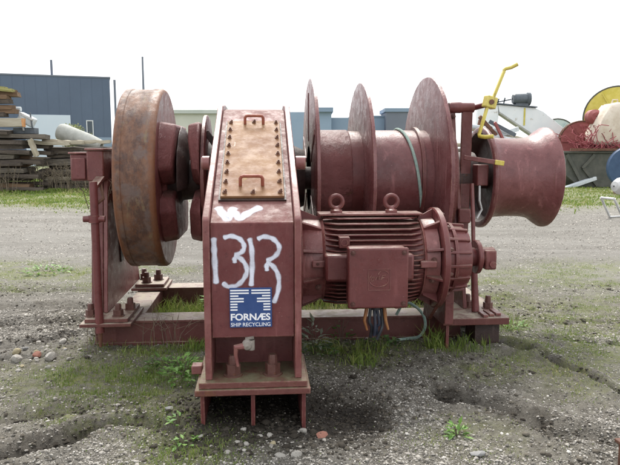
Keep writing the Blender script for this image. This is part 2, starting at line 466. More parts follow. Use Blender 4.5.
# ------------------------------------------------------------------ mesh builder
class MB:
    def __init__(self):
        self.v, self.f = [], []

    def add(self, vs, fs):
        o = len(self.v)
        self.v += [tuple(p) for p in vs]
        self.f += [tuple(i + o for i in f) for f in fs]
        return self

    def box(self, x0, x1, y0, y1, z0, z1):
        vs = [(x, y, z) for z in (z0, z1) for y in (y0, y1) for x in (x0, x1)]
        return self.add(vs, [(0, 2, 3, 1), (4, 5, 7, 6), (0, 1, 5, 4), (2, 6, 7, 3), (0, 4, 6, 2), (1, 3, 7, 5)])

    def obox(self, c, ax, ay, az):
        c, ax, ay, az = Vector(c), Vector(ax), Vector(ay), Vector(az)
        vs = [c + ax * i + ay * j + az * k for k in (-1, 1) for j in (-1, 1) for i in (-1, 1)]
        return self.add(vs, [(0, 2, 3, 1), (4, 5, 7, 6), (0, 1, 5, 4), (2, 6, 7, 3), (0, 4, 6, 2), (1, 3, 7, 5)])

    def bar(self, a, b, w, h, up=(0, 0, 1)):
        a, b = Vector(a), Vector(b)
        d = (b - a)
        x = d.normalized()
        y = Vector(up).cross(x)
        if y.length < 1e-4:
            y = Vector((0, 1, 0)).cross(x)
        y.normalize()
        z = x.cross(y)
        return self.obox((a + b) / 2, d / 2, y * w / 2, z * h / 2)

    def prism(self, pts, axis, a, b):
        n = len(pts)

        def mk(p, k):
            return (k, p[0], p[1]) if axis == 'x' else (p[0], k, p[1]) if axis == 'y' else (p[0], p[1], k)
        vs = [mk(p, a) for p in pts] + [mk(p, b) for p in pts]
        fs = [tuple(range(n))[::-1], tuple(range(n, 2 * n))]
        fs += [(i, (i + 1) % n, n + (i + 1) % n, n + i) for i in range(n)]
        return self.add(vs, fs)

    def lathe(self, prof, c=(0, 0, 0), axis='x', seg=48, wob=0.0, closed=False, a0=0.0, a1=2 * math.pi):
        full = abs(a1 - a0 - 2 * math.pi) < 1e-6
        k = seg if full else seg + 1
        wb_ = [1 + wob * rnd.uniform(-1, 1) for _ in range(k)]
        vs = []
        for (p, r) in prof:
            for i in range(k):
                an = a0 + (a1 - a0) * i / seg
                u, w = r * wb_[i] * math.cos(an), r * wb_[i] * math.sin(an)
                if axis == 'x':
                    vs.append((c[0] + p, c[1] + u, c[2] + w))
                elif axis == 'y':
                    vs.append((c[0] + u, c[1] + p, c[2] + w))
                else:
                    vs.append((c[0] + u, c[1] + w, c[2] + p))
        fs = []
        m = len(prof)
        for j in range(m if closed else m - 1):
            j2 = (j + 1) % m
            for i in range(k if full else k - 1):
                i2 = (i + 1) % k
                fs.append((j * k + i, j * k + i2, j2 * k + i2, j2 * k + i))
        if not full and closed:
            fs.append(tuple(j * k for j in range(m)))
            fs.append(tuple(j * k + k - 1 for j in range(m))[::-1])
        return self.add(vs, fs)

    def tube(self, path, r, seg=10, caps=True):
        path = [Vector(p) for p in path]
        rs = r if isinstance(r, (list, tuple)) else [r] * len(path)
        n = len(path)
        up = Vector((0.13, 0.31, 0.94))
        vs = []
        for i, p in enumerate(path):
            t = (path[min(i + 1, n - 1)] - path[max(i - 1, 0)]).normalized()
            a = t.cross(up)
            if a.length < 1e-3:
                a = t.cross(Vector((1, 0, 0)))
            a.normalize()
            b = a.cross(t).normalized()
            up = b
            for k in range(seg):
                an = 2 * math.pi * k / seg
                vs.append(p + (a * math.cos(an) + b * math.sin(an)) * rs[i])
        fs = [(i * seg + k, i * seg + (k + 1) % seg, (i + 1) * seg + (k + 1) % seg, (i + 1) * seg + k)
              for i in range(n - 1) for k in range(seg)]
        if caps:
            fs.append(tuple(range(seg))[::-1])
            fs.append(tuple(range((n - 1) * seg, n * seg)))
        return self.add(vs, fs)

    def mesh(self, name, mat, angle=35, clean=True):
        me = bpy.data.meshes.new(name)
        bm = bmesh.new()
        bv = [bm.verts.new(p) for p in self.v]
        for f in self.f:
            try:
                bm.faces.new([bv[i] for i in f])
            except ValueError:
                pass
        bmesh.ops.remove_doubles(bm, verts=bm.verts, dist=1e-5)
        bmesh.ops.recalc_face_normals(bm, faces=bm.faces)
        for f in bm.faces:
            f.smooth = True
        bm.to_mesh(me)
        bm.free()
        me.set_sharp_from_angle(angle=R(angle))
        for m in (mat if isinstance(mat, (list, tuple)) else [mat]):
            me.materials.append(m)
        return me

    def build(self, name, mat, parent=None, bevel=0.0, angle=35, seg=2):
        o = bpy.data.objects.new(name, self.mesh(name, mat, angle))
        col.objects.link(o)
        if parent is not None:
            o.parent = parent
        if bevel:
            b = o.modifiers.new('bevel', 'BEVEL')
            b.width = bevel
            b.segments = seg
            b.limit_method = 'ANGLE'
            b.angle_limit = R(40)
            b.harden_normals = False
        return o


def link_mesh(name, me, parent=None, loc=None, rot=None, scale=None):
    o = bpy.data.objects.new(name, me)
    col.objects.link(o)
    if parent is not None:
        o.parent = parent
    if loc is not None:
        o.location = loc
    if rot is not None:
        o.rotation_euler = rot
    if scale is not None:
        o.scale = scale
    return o


def tag(o, label=None, cat=None, group=None, kind=None):
    if label:
        o['label'] = label
    if cat:
        o['category'] = cat
    if group:
        o['group'] = group
    if kind:
        o['kind'] = kind
    return o


def thing(name, label, cat, loc=(0, 0, 0), rz=0.0, group=None):
    o = bpy.data.objects.new(name, None)
    o.empty_display_size = 0.2
    col.objects.link(o)
    o.location = loc
    o.rotation_euler = (0, 0, rz)
    return tag(o, label, cat, group)


def big_mesh(name, V, F, mat, attrs=None, smooth=False):
    """numpy arrays: V (n,3), F (m,k)"""
    me = bpy.data.meshes.new(name)
    n, (m, k) = len(V), F.shape
    me.vertices.add(n)
    me.vertices.foreach_set('co', V.astype(np.float32).ravel())
    me.loops.add(m * k)
    me.loops.foreach_set('vertex_index', F.astype(np.int32).ravel())
    me.polygons.add(m)
    me.polygons.foreach_set('loop_start', np.arange(0, m * k, k, dtype=np.int32))
    me.polygons.foreach_set('loop_total', np.full(m, k, dtype=np.int32))
    if smooth:
        me.polygons.foreach_set('use_smooth', np.ones(m, dtype=bool))
    for an, av in (attrs or {}).items():
        a = me.attributes.new(an, 'FLOAT', 'POINT')
        a.data.foreach_set('value', av.astype(np.float32))
    me.update(calc_edges=True)
    me.validate()
    me.materials.append(mat)
    o = bpy.data.objects.new(name, me)
    col.objects.link(o)
    return o


# ------------------------------------------------------------------ ground
AL = R(4.3)
ORG = np.array([0.0, 6.0])
CA, SA = math.cos(AL), math.sin(AL)


def to_world(s, t):
    return (s * CA - t * SA + ORG[0], s * SA + t * CA + ORG[1])


def to_local(x, y):
    dx, dy = x - ORG[0], y - ORG[1]
    return dx * CA + dy * SA, -dx * SA + dy * CA


RUTS = [  # polyline, half width, depth, mud amount
    ([(1.45, 5.36), (1.62, 5.3), (1.72, 5.18)], 0.07, 0.10, 1.0),
    ([(1.72, 5.2), (1.85, 5.05), (1.97, 4.67), (2.14, 4.18), (2.4, 3.6)], 0.035, 0.06, 0.95),
    ([(0.90, 4.18), (1.08, 4.12), (1.30, 4.02), (1.42, 3.76), (1.66, 3.49), (2.0, 3.2)], 0.075, 0.055, 0.8),
    ([(1.15, 4.05), (1.25, 3.8), (1.5, 3.55)], 0.09, 0.03, 0.5),
    ([(-1.9, 3.0), (-1.62, 3.28), (-1.42, 3.47), (-1.21, 3.66), (-1.02, 3.72), (-0.8, 3.68)], 0.07, 0.075, 0.95),
    ([(-2.0, 3.75), (-1.75, 3.8), (-1.5, 3.95)], 0.09, 0.05, 0.7),
    ([(-3.4, 5.05), (-2.6, 5.2), (-2.28, 5.42), (-2.0, 5.6), (-1.7, 5.62)], 0.07, 0.05, 0.6),
    ([(-4.2, 5.6), (-3.0, 5.85), (-2.4, 6.0), (-1.9, 6.2)], 0.09, 0.05, 0.7),
    ([(-4.4, 6.3), (-3.2, 6.5), (-2.3, 6.6)], 0.12, 0.05, 0.6),
    ([(-4.0, 4.5), (-2.6, 4.9), (-2.1, 5.05)], 0.05, 0.035, 0.45),
    ([(2.3, 6.0), (3.2, 6.1), (4.5, 6.0)], 0.06, 0.03, 0.4),
    ([(1.9, 5.6), (2.6, 5.3), (3.4, 5.2)], 0.05, 0.03, 0.4),
    ([(-5.5, 7.0), (-3.6, 7.3), (-2.4, 7.4)], 0.08, 0.03, 0.3),
]


def polydist(x, y, pts):
    d = np.full(x.shape, 1e9)
    for (ax, ay), (bx, by) in zip(pts[:-1], pts[1:]):
        ux, uy = bx - ax, by - ay
        t = np.clip(((x - ax) * ux + (y - ay) * uy) / (ux * ux + uy * uy), 0, 1)
        d = np.minimum(d, np.hypot(x - ax - t * ux, y - ay - t * uy))
    return d


GREEN = [  # x, y, rx, ry, amount
    (-1.45, 4.55, 0.75, 0.42, 1.0), (-0.95, 4.75, 0.3, 0.35, 1.0), (-1.2, 5.15, 0.6, 0.22, 1.0),
    (-0.85, 3.75, 0.28, 0.3, 0.8), (-1.5, 3.95, 0.5, 0.2, 0.55), (-0.75, 3.35, 0.25, 0.3, 0.8), (-1.3, 3.75, .4, .14, .8),
    (0.3, 5.05, 0.42, 0.3, 1.0), (0.12, 5.2, 0.25, 0.3, 1.0), (0.75, 5.3, 0.4, 0.18, 0.6), (1.08, 5.22, 0.17, 0.16, 1.0),
    (-1.45, 6.3, 0.55, 0.5, 1.0), (-0.9, 6.3, 0.5, 0.5, 0.9), (0.5, 6.4, 1.0, 0.5, 0.6),
    (-3.4, 8.4, 1.2, 0.5, 0.9), (-4.6, 9.0, 1.0, 0.5, 0.8), (-2.6, 7.6, .5, .3, .5), (-3.9, 7.4, 0.8, 0.25, 0.8),
    (1.85, 5.9, 0.5, 0.28, 0.9), (2.5, 5.6, 0.7, 0.25, 0.8), (2.3, 5.0, 0.45, 0.3, 0.8), (2.6, 6.6, 0.9, 0.35, 0.7),
    (3.2, 8.4, 1.0, 0.5, 0.7), (1.95, 7.1, 0.5, 0.25, 0.8), (3.4, 7.0, 0.8, 0.3, 0.6), (1.5, 4.7, 0.5, 0.25, 0.45),
    (-0.62, 3.45, .3, .4, .9), (-1.1, 4.2, .6, .3, .8), (-1.9, 4.3, .5, .25, .6), (2.1, 5.3, .7, .35, .9), (1.7, 4.9, .35, .3, .7), (2.6, 6.1, .8, .3, .9), (1.3, 4.6, .35, .2, .6), (2.9, 5.2, .6, .4, .8), (-4.4, 7.9, 1., .3, .9), (-2.7, 8.8, .6, .3, .8), (3.6, 7.8, 1., .4, .7),
    (0.95, 3.55, 0.35, 0.25, 0.4), (2.0, 4.4, 0.4, .3, .5), (2.2, 7.9, .7, .3, .8), (4.2, 9.0, 1.2, .5, .7), (1.7, 6.4, .4, .3, .8), (3.0, 5.9, .6, .3, .9), (2.0, 4.7, .35, .25, .7), (-2.0, 8.6, 0.6, 0.3, 0.6), (2.9, 4.6, .5, .4, .6),
]


def ground_fields(x, y):
    s, t = to_local(x, y)
    near = 1 - sst(7.5, 12, np.abs(y - 3)) * 1.0
    h = (fbm(x, y, 0.45, 3, 3) - 0.5) * 0.09 * sst(0.0, 1.0, np.maximum(np.maximum(np.abs(s) - 2.0, np.abs(t) - 1.0), 0) * 0.8 + .15)
    clod = sst(.42, .62, fbm(x, y, 1.5, 4, 71))
    h = h + (fbm(x, y, 2.6, 4, 9) - 0.5) * 0.04 * (0.35 + 0.65 * near)
    rg = 1 - 2 * np.abs(fbm(x, y, 7.0, 4, 21, .6) - .5)
    h = h + (rg - .75) * 0.045 * near * (.35 + .65 * clod)
    h = h + (fbm(x, y, 24.0, 3, 23, .6) - 0.5) * 0.022 * near
    mud = np.zeros_like(x)
    wx = x + (fbm(x, y, 3.0, 3, 31) - 0.5) * 0.22
    wy = y + (fbm(x, y, 3.0, 3, 41) - 0.5) * 0.22
    for pts, w, dep, am in RUTS:
        d = polydist(wx, wy, pts)
        h = h - .75 * dep * np.exp(-(d / w) ** 2) + dep * 0.4 * np.exp(-((d - 2.0 * w) / (0.8 * w)) ** 2)
        mud = np.maximum(mud, 1.0 * am * np.exp(-(d / (w * 1.15)) ** 2) * (.45 + .55 * sst(.38, .55, fbm(x, y, 2.2, 4, 99))))
    # dug-out muddy hollow round the front foot; mud colour also carries the foot's shade
    ws, wt = to_local(wx, wy)
    hol = np.exp(-(((ws + 0.42) / 0.62) ** 4 + ((wt + 2.15) / 0.5) ** 4))
    hol2 = np.exp(-(((ws - 0.02) / 0.30) ** 4 + ((wt + 2.12) / 0.28) ** 4))
    h = h + 0.015 * hol - 0.06 * hol2
    mud = np.maximum(mud, np.maximum(hol * 1.0, hol2 * 1.0))
    # flattened, darker ground under the machine
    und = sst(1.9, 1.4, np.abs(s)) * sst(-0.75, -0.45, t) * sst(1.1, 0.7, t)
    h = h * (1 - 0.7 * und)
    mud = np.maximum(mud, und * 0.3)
    # green growth
    g = np.zeros_like(x)
    for gx, gy, rx, ry, am in GREEN:
        g = np.maximum(g, am * np.exp(-(((wx - gx) / rx) ** 2 + ((wy - gy) / ry) ** 2)))
    far_l = sst(16.5, 20.5, y + 0.15 * (x + 8) + 4 * (fbm(x, y, .35, 4, 93) - .5)) * sst(-3.5, -5.5, x)
    far_r = sst(15.5, 21.0, y + 5 * (fbm(x, y, .35, 4, 95) - .5)) * sst(5.0, 7.5, x)
    far_b = sst(40, 60, y)
    g = np.maximum(g, np.maximum(np.maximum(far_l, far_r), far_b))
    g = np.clip(g, 0, 1) * (1 - 0.8 * mud)
    # clean pale gravel of the yard
    gr = sst(6.2, 8.6, y + (fbm(x, y, 0.8, 3, 51) - 0.5) * 2.2)
    gr = np.maximum(gr, 0.45 * sst(0.5, 0.62, fbm(x, y, 1.3, 4, 61)))
    return h, mud, g, gr


def ground_z(x, y):
    x = np.atleast_1d(np.asarray(x, float)); y = np.atleast_1d(np.asarray(y, float))
    return ground_fields(x, y)[0]


def axis_pts(a, b, step, far_lo, far_hi, gr=1.16):
    p = list(np.arange(a, b, step))
    st, q = step, p[-1]
    while q < far_hi:
        st *= gr
        q += st
        p.append(q)
    st, q = step, p[0]
    lo = []
    while q > far_lo:
        st *= gr
        q -= st
        lo.append(q)
    return np.array(lo[::-1] + p)


gx = axis_pts(-2.9, 2.9, 0.017, -900, 900, 1.09)
gy = axis_pts(2.7, 7.2, 0.017, -300, 1500, 1.09)
GX, GY = np.meshgrid(gx, gy)
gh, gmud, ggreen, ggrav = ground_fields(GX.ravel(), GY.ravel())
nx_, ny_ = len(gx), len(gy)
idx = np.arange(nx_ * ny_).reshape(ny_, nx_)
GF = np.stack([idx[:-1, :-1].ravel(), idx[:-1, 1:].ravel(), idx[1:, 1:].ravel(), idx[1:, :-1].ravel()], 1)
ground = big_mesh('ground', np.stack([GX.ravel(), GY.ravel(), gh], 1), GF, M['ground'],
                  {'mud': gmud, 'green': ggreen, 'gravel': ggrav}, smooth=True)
tag(ground, kind='structure')

# ------------------------------------------------------------------ far buildings
def building(name, label, loc, rz=0.0):
    return thing(name, label, 'building', loc, rz)


# blue-grey hall, left
hall = building('industrial_hall', 'long blue-grey industrial hall behind the timber stacks at far left', (-21.45, 70, 0), R(18.5))
MB().box(-60, 0, 0, 25, 0.9, 9.25).build('wall', M['hall_blue'], hall)
MB().box(-60, 0, 0.05, 25, 0, 0.898).build('plinth', M['concrete'], hall)
MB().box(-60.1, 0.08, -0.06, 25.1, 9.252, 9.40).build('roof_edge', M['slate'], hall)
MB().box(-8.55, -4.1, -0.06, 0.3, 0, 5.3).build('gate', M['hall_gate'], hall)
wf = MB().box(-2.55, -2.45, -0.08, .2, 3.1, 4.8).box(-1.93, -1.83, -0.08, .2, 3.1, 4.8).box(-2.45, -1.93, -0.08, .2, 3.1, 3.2).box(
    -2.45, -1.93, -0.08, .2, 4.7, 4.8).build('window', M['frame_white'], hall)
MB().box(-2.45, -1.93, -0.03, .15, 3.2, 4.7).build('pane', M['glass'], wf)
MB().box(-1.8, -0.02, -0.03, 0.2, 0.95, 3.0).build('light_panel', M['hall_light'], hall)
MB().lathe([(0.0, .12), (9.1, .12)], (0.5, -0.1, 0), 'z', 12).build('downpipe', M['slate'], hall)
MB().box(-5.95, -5.72, 2, 2.25, 9.4, 11.2).build('chimney', M['slate'], hall)
for k in range(40):   # cladding joints: thin proud ribs
    xr = -.75 - k * 1.1
    lo = 5.31 if -8.6 < xr < -4.05 else 4.82 if -2.6 < xr < -1.8 else 3.02 if xr > -1.82 else .92
    MB().box(xr - .012, xr + .012, -0.012, -.001, lo, 9.25).build('cladding_rib', M['hall_blue'], hall)

# pale green shed
shed = building('storage_shed', 'low pale green shed with grey roof behind the clutch', (-12.3, 55, 0))
MB().box(0, 9.5, 0, 8, 0, 4.7).build('wall', M['shed_green'], shed)
MB().prism([(-0.3, 4.702), (8.3, 4.702), (8.3, 5.0), (4, 5.6), (-0.3, 5.0)], 'x', -0.2, 4.7).build('roof', M['shed_roof'], shed)
MB().box(4.95, 9.7, -0.3, 8.3, 4.702, 4.95).build('eave', M['shed_roof'], shed)
dr = MB().box(0.9, 2.4, -0.08, 0.2, 0, 3.05).build('door', M['shed_red'], shed)
MB().box(1.6, 1.66, -0.1, -0.082, 0, 3.0).build('door_joint', M['rust'], dr)
MB().box(3.2, 4.3, -0.06, .2, 1.6, 2.8).build('window', M['glass'], shed)

# blue blocks in the centre distance
b1 = building('blue_warehouse', 'blue flat-roofed warehouse seen between the rope drum flanges', (-2.5, 76, 0))
MB().box(0, 5.0, 0, 12, 0, 6.05).build('wall', M['blue_far'], b1)
MB().box(2.9, 5.2, -0.6, 6, 6.052, 6.55).build('roof_hut', M['blue_far2'], b1)
MB().box(5.002, 8.6, 1.0, 12, 0, 5.45).build('annexe', M['blue_far2'], b1)
MB().lathe([(0, .3), (.5, .3), (.8, .16), (1.0, .15)], (7.6, 3, 5.45), 'z', 12).build('roof_vent', M['teal'], b1)
b2 = building('blue_warehouse', 'pale blue flat-roofed warehouse behind the middle rope drum flange', (5.2, 82, 0))
MB().box(0, 7.2, 0, 12, 0, 5.75).build('wall', M['blue_far'], b2)
MB().box(0.8, 2.2, -0.06, .2, 0, 3.4).build('gate', M['hall_light'], b2)
MB().box(-0.1, 7.3, -0.1, 12.1, 5.752, 5.95).build('roof_edge', M['blue_far2'], b2)
b3 = building('slate_tower_block', 'slate grey block with flat cap beside the large drum flange', (9.4, 80, 0))
MB().box(0, 3.6, 0, 6, 0, 6.3).build('wall', M['slate'], b3)
MB().box(-0.2, 3.8, -0.2, 6.2, 6.302, 6.75).build('roof_cap', M['blue_far2'], b3)

# thin pole
lp = thing('thin_pole', 'thin grey pole rising into the sky behind the rusty brake wheel', 'pole', (-15.3, 60, 0))
MB().lathe([(0, .16), (5, .12), (10.0, .08)], (0, 0, 0), 'z', 10).build('shaft', M['slate'], lp)
MB().lathe([(0, .1), (.05, .1), (.12, .03), (.12, .001)], (0, 0, 10.0), 'z', 10).build('pole_cap', M['slate'], lp)


# ------------------------------------------------------------------ timber stacks
def timber_mesh(L_, h, d, mat, seed, endmat=None):
    r = random.Random(seed)
    nseg = 7
    vs, fs = [], []
    for i in range(nseg + 1):
        x = -L_ / 2 + L_ * i / nseg + (r.uniform(-.06, .06) if i in (0, nseg) else 0)
        oy, oz = r.uniform(-.02, .02), r.uniform(-.02, .02)
        for (y, z) in ((-d / 2, -h / 2), (d / 2, -h / 2), (d / 2, 0.1 * h), (d / 2 * .9, h / 2), (-d / 2 * .9, h / 2), (-d / 2, 0.1 * h)):
            vs.append((x + r.uniform(-.03, .03) * (i in (0, nseg)), y + oy + r.uniform(-.015, .015), z + oz + r.uniform(-.012, .012)))
    for i in range(nseg):
        for k in range(6):
            fs.append((i * 6 + k, i * 6 + (k + 1) % 6, (i + 1) * 6 + (k + 1) % 6, (i + 1) * 6 + k))
    fs.append(tuple(range(6))[::-1])
    fs.append(tuple(range(nseg * 6, nseg * 6 + 6)))
    me = MB().add(vs, fs).mesh('timber', mat, 30)
    if endmat:
        me.materials.append(endmat)
        for p in me.polygons:
            if abs(p.normal.x) > .8:
                p.material_index = 1
    return me


ORD = ['lowest', 'second', 'third', 'fourth', 'fifth', 'sixth', 'seventh', 'eighth', 'ninth', 'tenth', 'eleventh', 'twelfth', 'thirteenth', 'fourteenth', 'fifteenth', 'sixteenth']
r2 = random.Random(4)


def stack(what, nlay, pitch, x_mid, y0, length, mats, nrow, depth, seed0, jit):
    for lay in range(nlay):
        h = pitch * r2.uniform(.72, .97)
        for row in range(nrow):
            mt = mats[r2.randrange(len(mats))]
            L_ = length * r2.uniform(.72, 1.08)
            if row == 0 and r2.random() < .06:
                continue
            me = timber_mesh(L_, h, depth * r2.uniform(.8, 1.02), M[mt], seed0 + lay * 7 + row)
            o = link_mesh('timber', me, None, (x_mid + r2.uniform(-jit, jit), y0 + row * depth + r2.uniform(-.1, .05) * (row == 0), pitch * (lay + .5) + .02),
                          (r2.uniform(-.14, .14), r2.uniform(-.028, .028), r2.uniform(-.05, .05)))
            if row == 0:
                tag(o, 'timber in front of the %s, %s layer from the ground' % (what, ORD[lay]), 'timber', 'front timbers of the ' + what)
            else:
                tag(o, 'timber lying behind the front row of the %s' % what, 'timber', 'rear timbers of the ' + what)


stack('low stack', 12, .146, -9.5, 26.2, 3.0, ['timber', 'timber_dark', 'timber', 'timber', 'timber_dark', 'timber_pale'], 2, .5, 200, .4)
stack('tall stack', 13, .187, -13.8, 25.3, 6.1, ['timber_dark', 'timber_dark', 'timber', 'timber_brown'], 2, .55, 400, .4)
o = link_mesh('timber', timber_mesh(.75, .2, .1, M['timber_pale'], 600), None, (-10.72, 25.0, 1.75), (.1, 1.25, .2))
tag(o, 'pale bark slab hanging down where the tall and low stacks meet', 'slab')
for k, (x, y, z, mt, L_, h, d, ry) in enumerate([
        (-13.75, 25.0, 2.72, 'timber_pale', 5.2, .32, .4, 0.01)]):
    o = link_mesh('timber', timber_mesh(L_, h, d, M[mt], 70 + k, M['end_orange']), None, (x + .1, y, z), (0, ry, 0.02))
    tag(o, 'pale timber with orange end lying across the tall stack', 'timber')
for k in range(6):
    o = link_mesh('timber', timber_mesh(5.0 + .3 * (k % 2), .17, .4, M['timber_brown' if k % 3 else 'timber_dark'], 80 + k), None, (-14.2 + .12 * (k % 3), 25.1 + .1 * (k % 2), 2.98 + k * .175), (0, .012 * (k % 3), 0.03 * (k % 3 - 1)))
    tag(o, ORD[k] + ' brown timber above the orange-ended timber in the tall stack', 'timber', 'brown timbers in the tall stack')
for k in range(10):
    o = link_mesh('timber', timber_mesh(4.7, .12, .36, M['timber_moss' if k % 3 != 1 else 'timber_brown'], 90 + k), None,
                  (-13.75 - .14 * k + r2.uniform(-.08, .08), 25.0 + .4 * (k % 2), 4.06 + (k // 2) * .15 + .02 * (k % 2)), (r2.uniform(-.03, .03), .06 + .02 * k, r2.uniform(-.05, .05)))
    tag(o, 'mossy plank sloping on top of the tall stack, %s from below' % ORD[k].replace('lowest', 'first'), 'plank', 'mossy planks topping the tall stack')
for k, (x, y, z, rz, ry) in enumerate([(-10.4, 25.7, 1.93, .12, .06), (-9.9, 25.9, 1.98, -.1, .05), (-9.0, 26.1, 1.98, .08, .0)]):
    o = link_mesh('timber', timber_mesh(1.7, .13, .3, M['timber_pale'], 110 + k), None, (x, y, z), (0, ry, rz))
    tag(o, 'pale broken plank loose on the low stack, ' + ['at its left end', 'under the concrete pipe', 'at its right end'][k], 'plank', 'pale planks on the low stack')

# concrete pipe (rounded fender) lying on the low stack
cp = thing('concrete_pipe', 'pale grey rounded concrete pipe lying tilted on the low timber stack', 'pipe', (-9.65, 27.1, 2.12), 0)
po = MB().lathe([(-1.0, .02), (-1.0, .2), (-.93, .33), (-.8, .38), (.4, .34), (.95, .27), (1.0, .2), (1.0, .14), (.5, .14)], (0, 0, 0), 'x', 24).build('body', M['concrete'], cp)
po.rotation_euler = (0, R(19), R(-8))

# white outboard-like machine leaning on the tall stack
wm = thing('machine_housing', 'white and grey machine housing lying on the edge of the tall stack', 'machine', (-11.15, 25.6, 2.6))
wb1 = MB().box(-.32, .30, -.2, .2, -.18, .2).build('housing', M['white_paint'], wm, .05)
wb1.rotation_euler = (0, R(28), R(8)); wb1.location = (0, 0, .22)
MB().bar((-.45, -.22, .62), (.32, -.22, .22), .06, .09).build('rail', M['galv'], wm, .01)
MB().bar((-.2, -.24, .5), (-.05, -.24, -.2), .06, .06).build('bracket', M['galv'], wm, .01)
MB().bar((.22, -.22, .5), (.28, -.22, -.1), .05, .05).build('bracket', M['dark_grey'], wm, .01)
MB().box(-.5, .35, -.2, .2, -.32, -.08).build('mount', M['dark_grey'], wm, .02)
MB().lathe([(-.1, .01), (-.1, .09), (.1, .09), (.1, .01)], (-.28, -.1, .64), 'x', 12).build('cap', M['white_paint'], wm)


# ------------------------------------------------------------------ plants
def leaf_cluster(n, size, spread, height, rr, droop=.5, aspect=.5):
    """returns V,F,tone of folded leaves around stems (local coords)"""
    V, F, T = [], [], []
    for i in range(n):
        a = rr.uniform(0, 2 * math.pi)
        rad = spread * math.sqrt(rr.random())
        base = Vector((rad * math.cos(a), rad * math.sin(a), height * rr.uniform(.1, 1) * (1 - .5 * rad / max(spread, 1e-3))))
        d = Vector((math.cos(a + rr.uniform(-1, 1)), math.sin(a + rr.uniform(-1, 1)), rr.uniform(-.2, .8)))
        d.normalize()
        sd_ = d.cross(Vector((0, 0, 1))).normalized()
        up = sd_.cross(d)
        L_ = size * rr.uniform(.6, 1.25)
        w = L_ * aspect
        o = len(V)
        V += [base, base + d * L_ * .45 + sd_ * w / 2 + up * w * .12, base + d * L_ * .5 - up * w * .05, base + d * L_ * .45 - sd_ * w / 2 + up * w * .12,
              base + d * L_ - up * L_ * .15 * droop]
        F += [(o, o + 1, o + 2), (o, o + 2, o + 3), (o + 1, o + 4, o + 2), (o + 3, o + 2, o + 4)]
        t = rr.random()
        T += [t] * 5
    return V, F, T


def foliage_obj(name, V, F, T, mat, parent=None):
    o = big_mesh(name, np.array([tuple(v) for v in V]), np.array(F), M[mat], {'tone': np.array(T)})
    if parent is not None:
        o.parent = parent
    return o


def weed(name, label, x, y, n, size, spread, height, mat, cat='weed', seed=0, aspect=.5, group=None, stems=5):
    rr = random.Random(seed)
    z = float(ground_z(x, y)[0])
    w = thing(name, label, cat, (x, y, z - .005), 0, group)
    V, F, T = leaf_cluster(n, size, spread, height, rr, aspect=aspect)
    foliage_obj('leaves', V, F, T, mat, w)
    mb = MB()
    for k in range(stems):
        a = rr.uniform(0, 6.28)
        q = Vector((math.cos(a) * spread * .7, math.sin(a) * spread * .7, height * .85))
        mb.tube([(0, 0, -.02), q * .5 + Vector((0, 0, height * .15)), q], [.003, .0025, .0015], 5)
    mb.build('stem', M['bark'], w)
    return w


# bush between the stacks and the hall
bush = thing('bush', 'yellow-green bush behind the timber stacks in front of the hall', 'bush', (-11.75, 32, 0))
rb = random.Random(8)
V, F, T = [], [], []
for k in range(26):
    c = Vector((rb.gauss(0, .38), rb.gauss(0, .3), rb.uniform(1.0, 2.75)))
    v, f, t = leaf_cluster(70, .13, .3, .35, rb)
    o_ = len(V)
    V += [p + c for p in v]
    F += [tuple(i + o_ for i in q) for q in f]
    T += t
foliage_obj('crown', V, F, T, 'bush_leaf', bush)
mb = MB()
for k in range(7):
    a = rb.uniform(0, 6.28)
    mb.tube([(0, 0, -.05), (math.cos(a) * .2, math.sin(a) * .2, 1.0), (math.cos(a) * .5, math.sin(a) * .4, 2.3)], [.05, .03, .012], 6)
mb.build('trunk', M['bark'], bush)


def twiggy(name, label, x, y, n, h, spread, seed, rad=.004, group=None, z=None, branch=3):
    rr = random.Random(seed)
    z = float(ground_z(x, y)[0]) if z is None else z
    w = thing(name, label, 'dead weed', (x, y, z), 0, group)
    mb = MB()
    for k in range(n):
        bx, by = rr.gauss(0, spread * .35), rr.gauss(0, spread * .25)
        lx, ly = rr.gauss(0, .22) * h, rr.gauss(0, .15) * h
        hh = h * rr.uniform(.55, 1)
        p = [Vector((bx, by, -.02)), Vector((bx + lx * .3, by + ly * .3, hh * .5)), Vector((bx + lx, by + ly, hh))]
        mb.tube(p, [rad, rad * .8, rad * .35], 4, False)
        for b in range(branch):
            f = rr.uniform(.35, .9)
            s0 = p[0].lerp(p[2], f)
            e = s0 + Vector((rr.gauss(0, .14), rr.gauss(0, .1), rr.uniform(.05, .2))) * h
            mb.tube([s0, e], [rad * .6, rad * .3], 4, False)
    mb.build('stem', M['twig'], w)
    return w


# ------------------------------------------------------------------ right background: scrap yard things
# white conveyor boom
boom = thing('conveyor_boom', 'white painted steel boom sloping down behind the warping head', 'steel boom', (10.0, 32, 0))
MB().prism([(-.75, 3.86), (1.1, 3.70), (1.5, 3.52), (3.8, 1.73), (5.4, .45), (4.2, .3), (3.1, .95), (1.0, 2.43), (-.67, 3.5)], 'y', 0, .35).build('girder', M['white_rusty'], boom, .02)
MB().prism([(-.67, 3.5), (1.0, 2.43), (3.1, .95), (3.06, .88), (.96, 2.36), (-.69, 3.43)], 'y', -.08, .45).build('flange_plate', M['concrete'], boom)
MB().prism([(-1.75, 3.75), (-.752, 3.86), (-.70, 3.3), (-.95, 1.2), (-1.15, 0), (-1.8, 0)], 'y', .02, .33).build('column', M['white_rusty'], boom, .02)
MB().bar((-.9, .14, 3.92), (1.15, .14, 3.74), .5, .06).build('deck', M['dark_grey'], boom)
for (pa, pb) in (((-.8, .1, 3.98), (-.1, .1, 4.12)), ((-.75, .1, 3.95), (-.7, .1, 4.15)), ((-.45, .1, 3.92), (-.4, .1, 4.2))):
    MB().bar(pa, pb, .06, .06).build('railing', M['dark_grey'], boom)
